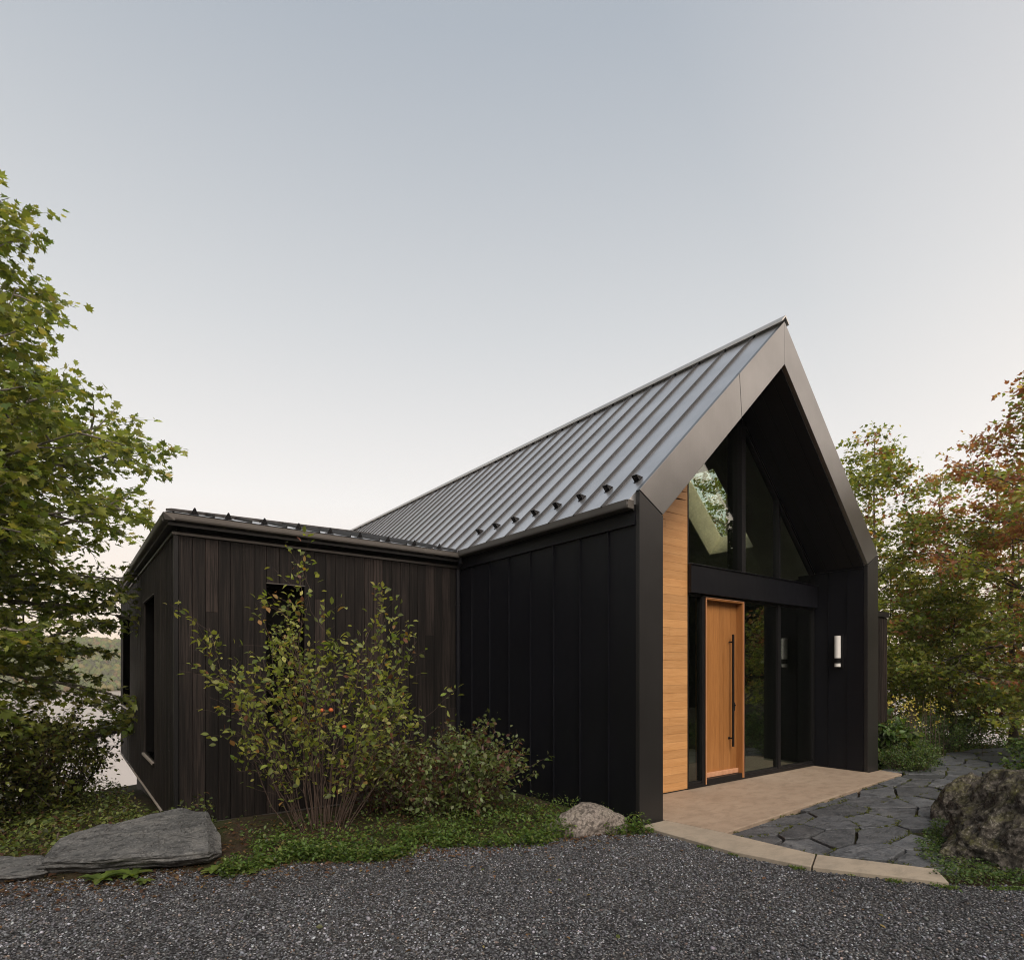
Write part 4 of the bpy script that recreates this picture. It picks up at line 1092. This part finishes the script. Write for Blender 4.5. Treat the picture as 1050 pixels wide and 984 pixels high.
_, k = shrub('low_shrub', 'dense low shrub with dull green and reddish leaves beside the black metal wall', (3.55, 5.85, -.02), 1.10, 1.05, 66, OVAL, .062, DKMIX, [4, 5, 3.4, 1.6, 1.2, .6], 9, 62, stem=.007, low=.05, sub=9, spread=.05, fullness=1.2); total += k
_, k = shrub('low_shrub', 'small reddish brown twiggy shrub between the tall open shrub and the black wall', (3.0, 6.35, -.05), .85, .6, 40, OVAL, .05, DKMIX, [2, 2, 1, 4, 4, 1], 10, 63, stem=.006, low=.05, sub=8, spread=.05); total += k
# left bushes on the lake side
LB = [(.17, .21, .06), (.25, .28, .08), (.34, .33, .11), (.03, .038, .014), (.16, .10, .04)]
lefts = [((-1.55, 9.6, -.75), 2.5, 1.0, 'dark leafy bush at the left edge above the slate rocks'), ((-2.7, 12.2, -.95), 3.0, 1.5, 'broad bush under the left maple by the lake'),
         ((-.85, 12.2, -.95), 2.45, 1.35, 'olive bush in front of the lake left of the timber wing'), ((-.15, 13.9, -1.1), 2.1, 1.1, 'round bush farthest back against the lake beside the timber wing'), ((-3.6, 9.8, -1.0), 2.6, 1.2, 'shaded bush half outside the left edge of the picture')]
for i, (b, H, rd, lb) in enumerate(lefts):
    zz = float(zground(b[0], b[1])) - .03; H = H + b[2] - zz; b = (b[0], b[1], zz)
    _, k = shrub('lakeside_bush', lb, b, H, rd, int(30 * rd + 12), OVAL if i % 2 else MAPLE_S, .075, LB, [3, 3, 1.6, 2.4, .5], 13, 70 + i, 'bushes between the left maple and the lake', stem=.014, low=.10, sub=7.5, spread=.075); total += k
# right: perennials against the wall and along the path
PG = [(.06, .11, .035), (.09, .15, .05), (.14, .20, .07), (.028, .045, .018), (.12, .13, .05)]
rights = [('rounded_shrub', (11.15, 3.98, -.03), .42, .50, 60, OVAL, .035, 18, 'rounded fine leaved green shrub at the corner of the porch paving'),
          ('rounded_shrub', (12.35, 4.35, -.05), .48, .55, 56, OVAL, .035, 18, 'second rounded fine leaved shrub further along the flagstones'),
          ('broadleaf_plant', (11.65, 4.42, -.04), .85, .40, 26, OVAL, .13, 8, 'broad leaved plant growing against the privacy screen'),
          ('broadleaf_plant', (12.6, 5.1, -.05), .95, .6, 30, OVAL, .11, 9, 'tall leafy plant behind the rounded shrubs'),
          ('path_shrub', (14.2, 4.75, -.1), .9, .8, 46, OVAL, .05, 15, 'loose green shrub where the path turns behind the house'),
          ('path_shrub', (16.2, 4.9, -.2), 1.0, .9, 46, OVAL, .05, 15, 'pale green shrub at the far left side of the path'),
          ('path_shrub', (13.1, 2.55, -.05), .75, .6, 46, MAPLE_S, .06, 15, 'leafy shrub overhanging the far right side of the path'),
          ('path_shrub', (10.2, 1.9, -.05), .8, .65, 46, MAPLE_S, .06, 15, 'leafy shrub behind the two boulders')]
for i, (nm, b, H, rd, ns_, tm, ls, per, lb) in enumerate(rights):
    _, k = shrub(nm, lb, b, H, rd, ns_, tm, ls, PG, [3, 4, 3, 2, 1], per, 90 + i, 'planting along the flagstone path', stem=.006, low=.05, sub=10 if H < .6 else 7, spread=.05, fullness=1.4 if H < .6 else 1); total += k
# yellow flowers
fm = MB(); ffl = []
rz = random.Random(9); root = empty('flowering_plant', (13.2, 4.9, 0)); tag(root, 'tall plant with small yellow flowers beside the flagstone path', 'flower')
FP = []
for i in range(70):
    x, y = 13.2 + rz.gauss(0, .55), 4.75 + rz.gauss(0, .35); h_ = rz.uniform(.55, 1.1)
    fm.tube([(x, y, -.1), (x + rz.gauss(0, .05), y + rz.gauss(0, .05), h_)], [.005, .003], 4); FP.append((x + rz.gauss(0, .04), y + rz.gauss(0, .04), h_))
fm.build('stems', M_TWIG, root)
FP = np.repeat(np.array(FP), 5, 0) + rng.normal(0, .035, (350, 3)); leaves('blossom', FP, rng.uniform(.03, .05, 350), palette(350, [(.62, .50, .10), (.7, .62, .25)], [1, 1]), MAPLE_S, M_LEAF, root, .8)

# --- rosette weeds by the slate rock
def weed(base, r, nl, label, seed, ls, broad=True):
    r_ = random.Random(seed); root = empty('leafy_weed', base); tag(root, label, 'weed', 'weeds at the gravel edge')
    V = []; F = []; C = []
    for i in range(nl):
        az = i * 2.4 + r_.uniform(-.3, .3); ln = r * r_.uniform(.6, 1.1); wd = ln * (.20 if broad else .12); up = r_.uniform(.25, .9)
        n0 = len(V); seg = 7; c = np.array([(.13, .19, .04), (.10, .15, .035), (.17, .21, .055)][r_.randrange(3)]) * r_.uniform(.8, 1.1)
        for k in range(seg + 1):
            t = k / seg; rad_ = ln * t; z = base[2] + ln * (up * t - .75 * up * t * t) + .01
            wk = wd * math.sin(math.pi * min(1, .12 + .88 * t)) ** .8 * (1 + .22 * (-1) ** k)
            cx, cy = base[0] + math.cos(az) * rad_, base[1] + math.sin(az) * rad_
            V += [(cx - math.sin(az) * wk, cy + math.cos(az) * wk, z + wk * .25), (cx, cy, z), (cx + math.sin(az) * wk, cy - math.cos(az) * wk, z + wk * .25)]; C += [c] * 3
        for k in range(seg):
            a = n0 + k * 3; F += [(a, a + 1, a + 4, a + 3), (a + 1, a + 2, a + 5, a + 4)]
    np_mesh('leaf', np.array(V), np.array(F), M_LEAF, root, tint=np.array(C))
weed((.23, 5.62, -.03), .17, 11, 'largest light green rosette weed in front of the big slate slab', 1, 0)
weed((.44, 5.60, -.03), .14, 10, 'leafy rosette weed close under the middle of the big slate slab', 2, 0)
weed((.50, 5.38, -.03), .08, 12, 'small low weed out in the gravel before the big slate slab', 3, 0)
weed((.97, 5.32, -.03), .13, 14, 'round leaved weed at the right end of the big slate slab', 4, 0)
weed((1.22, 5.10, -.03), .06, 9, 'tiny weed in the gravel right of the big slate slab', 5, 0)
weed((.85, 7.35, -.12), .30, 16, 'tall leafy weed at the foot of the timber wing corner', 6, 0)
weed((-.85, 7.2, -.12), .34, 12, 'long leaved weed on the bank above the small slate rock', 7, 0, False)

# --- ground cover (uncountable): scattered small leaves
def cover(name, label, n, region, hfun, size, cols, w, tmpl=OVAL, seed=0, tilt=.5, cat='ground cover'):
    pts = region(n); z = zground(pts[:, 0], pts[:, 1]); h_ = hfun(pts, len(pts))
    P = np.stack([pts[:, 0], pts[:, 1], z + h_], 1); m = len(P)
    o = leaves(name, P, size * rng.uniform(.6, 1.3, m), palette(m, cols, w), tmpl, M_LEAF, None, tilt, None, .1)
    tag(o, label, cat, kind='stuff'); return m
def nz2(P, f, s): return np.array([noise.noise(Vector((a * f, b * f, s))) for a, b in P[:, :2]])
def strip(n):
    x = rng.uniform(1.0, 4.9, n); e = 5.62 - .30 * x + .10 * np.sin(x * 5) ; e = np.where(x > 3.4, e - .05, e)
    y = e + rng.exponential(1, n) * np.where(x > 2.9, .45, .26) - .10; P = np.stack([x, y], 1)
    ok = ~inside([(.9, 5.3), (.9, 7.0), (1.33, 6.8), (1.33, 5.4)], x, y); x, y, P = x[ok], y[ok], P[ok]
    k = (y < 7.7) & ((y < 6.9) | (x < 4.7)) & (x < X0 - .05); P = P[k]; q = nz2(P, 3.2, 4); return P[q > -.26 + rng.uniform(-.25, .15, len(P))]
GC = [(.075, .13, .03), (.11, .18, .042), (.16, .22, .06), (.035, .06, .018), (.16, .16, .05)]
total += cover('ground_cover', 'bright green ground cover along the gravel edge in front of the shrubs', 21000, strip, lambda P, n: rng.uniform(0, 1, n) ** 1.5 * .13 * (1 + nz2(P, 4, 7)), .034, GC, [3, 4, 2.5, 2, .5])
def bank(n):
    x = rng.uniform(-7, 1.3, n); y = rng.uniform(5.6, 15.5, n) ; P = np.stack([x, y], 1)
    ok = ~inside([(-.3, 5.9), (-.1, 6.5), (.25, 6.78), (.6, 6.95), (.95, 7.0), (1.3, 6.8), (1.35, 5.4), (.3, 5.5)], x, y) & ~inside([(-.95, 6.3), (-.9, 6.7), (-.6, 6.8), (-.1, 6.45), (0, 5.9), (-.5, 6.0)], x, y); x, y, P = x[ok], y[ok], P[ok]
    e = np.interp(x, [-7, -3, -1.2, -.4, .2, 1.0, 1.4], [9.2, 7.7, 6.6, 6.15, 6.0, 6.1, 6.2]); k = (y > e) & ~((x > .9) & (y > 7.6)); P = P[k]
    q = nz2(P, 1.7, 14); return P[q > -.22 + rng.uniform(-.3, .2, len(P))]
BK = [(.10, .14, .04), (.15, .19, .05), (.21, .24, .08), (.035, .045, .016), (.10, .055, .035), (.14, .12, .05)]
total += cover('bank_ground_cover', 'mixed low green plants on the bank left of the timber wing', 52000, bank, lambda P, n: rng.uniform(0, 1, n) ** 1.4 * (.30 + .22 * nz2(P, 1.3, 3)), .05, BK, [3, 3, 2, 3, 1.2, .6])
def patch(n):
    x = rng.uniform(5.5, 8.2, n); y = rng.uniform(1.05, 2.6, n); P = np.stack([x, y], 1)
    hi = np.interp(x, [5.7, 6.0, 6.5, 7.6, 8.2], [1.80, 2.05, 2.24, 2.42, 2.45]) + .03 * np.sin(x * 14)
    lo_ = np.interp(x, [5.6, 6.0, 8.2], [1.52, 1.20, 1.1]); return P[(y < hi) & (y > lo_)]
total += cover('ground_cover', 'small leaved dark green ground cover between the flagstones and the big boulder', 22000, patch, lambda P, n: rng.uniform(0, 1, n) ** .8 * .085 * (1 + .6 * nz2(P, 5, 2)), .026, PG, [3, 4, 2.4, 2, .3])
def rside(n):
    x = rng.uniform(10.9, 22, n); y = rng.uniform(-1, 9, n); P = np.stack([x, y], 1)
    pth_lo = np.interp(x, [10, 11, 13, 16.5, 17], [2.7, 2.85, 2.95, 3.25, 3.6]); pth_hi = np.interp(x, [10.9, 12.4, 15.4, 16.5], [3.95, 4.2, 4.15, 3.4])
    k = (y < pth_lo) | (y > pth_hi); return P[k]
total += cover('woodland_ground_cover', 'green undergrowth beneath the maples right of the house', 36000, rside, lambda P, n: rng.uniform(0, 1, n) ** 1.3 * (.32 + .25 * nz2(P, .9, 8)), .055, PG + [(.16, .13, .05)], [3, 4, 3, 2, 1, 1])
# fallen leaves + sparse weeds
def litter(n):
    x = rng.uniform(-1.2, 4.9, n); y = 5.62 - .30 * x + np.where(rng.uniform(0, 1, n) < .45, rng.normal(0.0, .22, n), rng.uniform(0, 1.6, n)); P = np.stack([x, y], 1); return P[(P[:, 1] < 7) & ~((x > 4.6) & (y > 4.3))]
P = litter(4200); lo = leaves('fallen_leaves', np.stack([P[:, 0], P[:, 1], np.maximum(zground(P[:, 0], P[:, 1]), -.03) + .012], 1), rng.uniform(.02, .05, len(P)), palette(len(P), [(.12, .065, .04), (.17, .10, .06), (.08, .045, .03), (.26, .17, .08)], [3, 2, 3, 1]), OVAL, M_LEAF, None, .25)
tag(lo, 'brown fallen leaves strewn along the gravel edge', 'leaves', kind='stuff')
q_ = rng.uniform(0, 1, (420, 2)); gxx = -1 + 9 * q_[:, 0]; gyy = 5.2 - 5.5 * q_[:, 1]; kk_ = inside(gp, gxx, gyy); gxx, gyy = gxx[kk_], gyy[kk_]
lo = leaves('fallen_leaves', np.stack([gxx, gyy, np.full(len(gxx), -.022)], 1), rng.uniform(.018, .05, len(gxx)), palette(len(gxx), [(.20, .12, .06), (.14, .08, .045), (.30, .24, .10), (.12, .14, .05)], [3, 3, 1, 1]), OVAL, M_LEAF, None, .35)
tag(lo, 'single dry leaves blown across the gravel driveway', 'leaves', kind='stuff')
# moss in the joints of the path and at the kerb
mp = np.array(moss_pts); mp = mp[(nz2(mp, 1.6, 5) > -.08)]; mp = np.repeat(mp, 34, 0) + rng.normal(0, .014, (len(mp) * 34, 2))
ms = leaves('joint_moss', np.stack([mp[:, 0], mp[:, 1], np.full(len(mp), -.022) + rng.uniform(0, .016, len(mp))], 1), rng.uniform(.008, .018, len(mp)), palette(len(mp), [(.10, .12, .025), (.13, .14, .035), (.06, .08, .02)], [3, 2, 2]), OVAL, M_LEAF, None, .8)
tag(ms, 'yellow green moss growing in the joints of the flagstones', 'moss', kind='stuff')
def kedge(n):
    t = rng.uniform(0, 1, n); seg = [(4.80, 4.10), (4.76, 3.1), (4.905, 2.44), (5.40, 1.60), (6.1, 1.05)]
    i = np.minimum((t * 4).astype(int), 3); f = t * 4 - i; s_ = np.array(seg); P = s_[i] + (s_[i + 1] - s_[i]) * f[:, None]
    P = P + np.stack([-np.abs(rng.normal(0, .03, n)) - .005, -np.abs(rng.normal(0, .02, n))], 1); q = nz2(P, 4, 11); return P[q > .12]
P = kedge(5000); lo = leaves('kerb_moss', np.stack([P[:, 0], P[:, 1], np.full(len(P), -.032) + rng.uniform(0, .02, len(P))], 1), rng.uniform(.010, .022, len(P)), palette(len(P), GC, [3, 3, 2, 1, 1]), OVAL, M_LEAF, None, .7)
tag(lo, 'thin green weeds along the gravel side of the kerb', 'moss', kind='stuff')

# --- far shore forest
m = 30000; az = np.radians(rng.uniform(2, 125, m)); rr_ = rng.uniform(408, 575, m)
fx, fy = 5 + rr_ * np.cos(az), 6 + rr_ * np.sin(az); fz = zground(fx, fy)
kk = fz > -10.5; fx, fy, fz = fx[kk], fy[kk], fz[kk]; m = len(fx)
tv, tf = ico(); S = rng.uniform(1.1, 3.0, m)[:, None, None] * np.array([1, 1, 1.15])
V = tv[None] * rng.uniform(.7, 1.25, (m, 12, 1)) * S; V = V + np.stack([fx, fy, fz + 2.0], 1)[:, None, :]
F = tf[None] + (np.arange(m) * 12)[:, None, None]
M_FAR = tint_mat('far_foliage', .95, 0, .1)
ff = np_mesh('far_forest', V.reshape(-1, 3), F.reshape(-1, 3), M_FAR, tint=np.repeat(palette(m, [(.065, .085, .03), (.085, .105, .035), (.12, .115, .045), (.05, .058, .032), (.11, .08, .045)], [3, 3, 1.5, 2, .5]), 12, 0))
tag(ff, 'hazy wooded hills on the far shore of the lake', 'forest', kind='stuff')

# ---------------------------------------------------------------- air
HAZE = True
if HAZE:
    hb = MB(); hb.box(-1000, 1000, -1000, 1000, -24, 60)
    m_, nt, out = mat_new('haze_air'); pv = nt.nodes.new('ShaderNodeVolumePrincipled'); pv.inputs['Color'].default_value = (.93, .88, .84, 1); pv.inputs['Density'].default_value = .0004
    L(nt, pv.outputs[0], out.inputs['Volume']); hz_ = hb.build('haze', m_); tag(hz_, 'pale evening haze over the lake', 'haze', kind='stuff')

# ---------------------------------------------------------------- world, sun, camera
sv = Vector((-.30, -.72, .72)).normalized()
elev = math.asin(sv.z); rot = math.atan2(sv.x, sv.y)
w = bpy.data.worlds.new('World'); scene.world = w; w.use_nodes = True; nt = w.node_tree; nt.nodes.clear()
out = nt.nodes.new('ShaderNodeOutputWorld')
sky = nt.nodes.new('ShaderNodeTexSky'); sky.sky_type = 'NISHITA'; sky.sun_disc = False; sky.sun_elevation = elev; sky.sun_rotation = rot
b1 = nt.nodes.new('ShaderNodeBackground'); b1.inputs['Strength'].default_value = .025; 
L(nt, sky.outputs[0], b1.inputs['Color'])
tc = nt.nodes.new('ShaderNodeTexCoord'); nrm = nt.nodes.new('ShaderNodeVectorMath'); nrm.operation = 'NORMALIZE'; L(nt, tc.outputs['Generated'], nrm.inputs[0])
sx = nt.nodes.new('ShaderNodeSeparateXYZ'); L(nt, nrm.outputs[0], sx.inputs[0])
cr = ramp(nt, sx.outputs['Z'], [(0, (.93, .70, .54)), (.09, (.96, .79, .645)), (.26, (.89, .84, .775)), (.48, (.65, .655, .645)), (.73, (.415, .452, .49)), (1, (.28, .32, .36))])
# evening glow in the sky behind the photographer
dot = nt.nodes.new('ShaderNodeVectorMath'); dot.operation = 'DOT_PRODUCT'; L(nt, nrm.outputs[0], dot.inputs[0]); dot.inputs[1].default_value = Vector((.25, -.9, .36)).normalized()
gl = ramp(nt, dot.outputs['Value'], [(.0, (0, 0, 0)), (.5, (.22, .17, .13)), (1, (1.9, 1.45, 1.08))])
ad = mixc(nt, 1.0, cr, gl, 'ADD')
b2 = nt.nodes.new('ShaderNodeBackground'); b2.inputs['Strength'].default_value = 1.0; L(nt, ad, b2.inputs['Color'])
asd = nt.nodes.new('ShaderNodeAddShader'); L(nt, b1.outputs[0], asd.inputs[0]); L(nt, b2.outputs[0], asd.inputs[1]); L(nt, asd.outputs[0], out.inputs['Surface'])

sl = bpy.data.lights.new('sun', 'SUN'); sl.energy = 2.7; sl.angle = R(28); sl.color = (1, .90, .78)
so_ = bpy.data.objects.new('sun', sl); so_.rotation_euler = sv.to_track_quat('Z', 'Y').to_euler(); link(so_)

cam = bpy.data.cameras.new('camera'); co_ = bpy.data.objects.new('camera', cam); link(co_)
cam.sensor_width = 36; cam.lens = 36 * 613.66 / 1050; cam.clip_end = 4000; cam.clip_start = .05
cam.shift_x = 0; cam.shift_y = (688.1 - 492) / 1050
co_.location = (0, 0, 1.6)
co_.rotation_euler = (R(90), 0, R(53.126 - 90))
scene.camera = co_
scene.view_settings.view_transform = 'Standard'; scene.view_settings.look = 'None'; scene.view_settings.exposure = 0; scene.view_settings.gamma = 1
cy = scene.cycles
cy.use_denoising = True; cy.max_bounces = 8; cy.transparent_max_bounces = 12; cy.diffuse_bounces = 3; cy.glossy_bounces = 4; cy.transmission_bounces = 4; cy.volume_bounces = 0
cy.sample_clamp_indirect = 4; cy.sample_clamp_direct = 5; cy.pixel_filter_type = 'BLACKMAN_HARRIS'; cy.filter_width = 1.05
print('leaves', total)
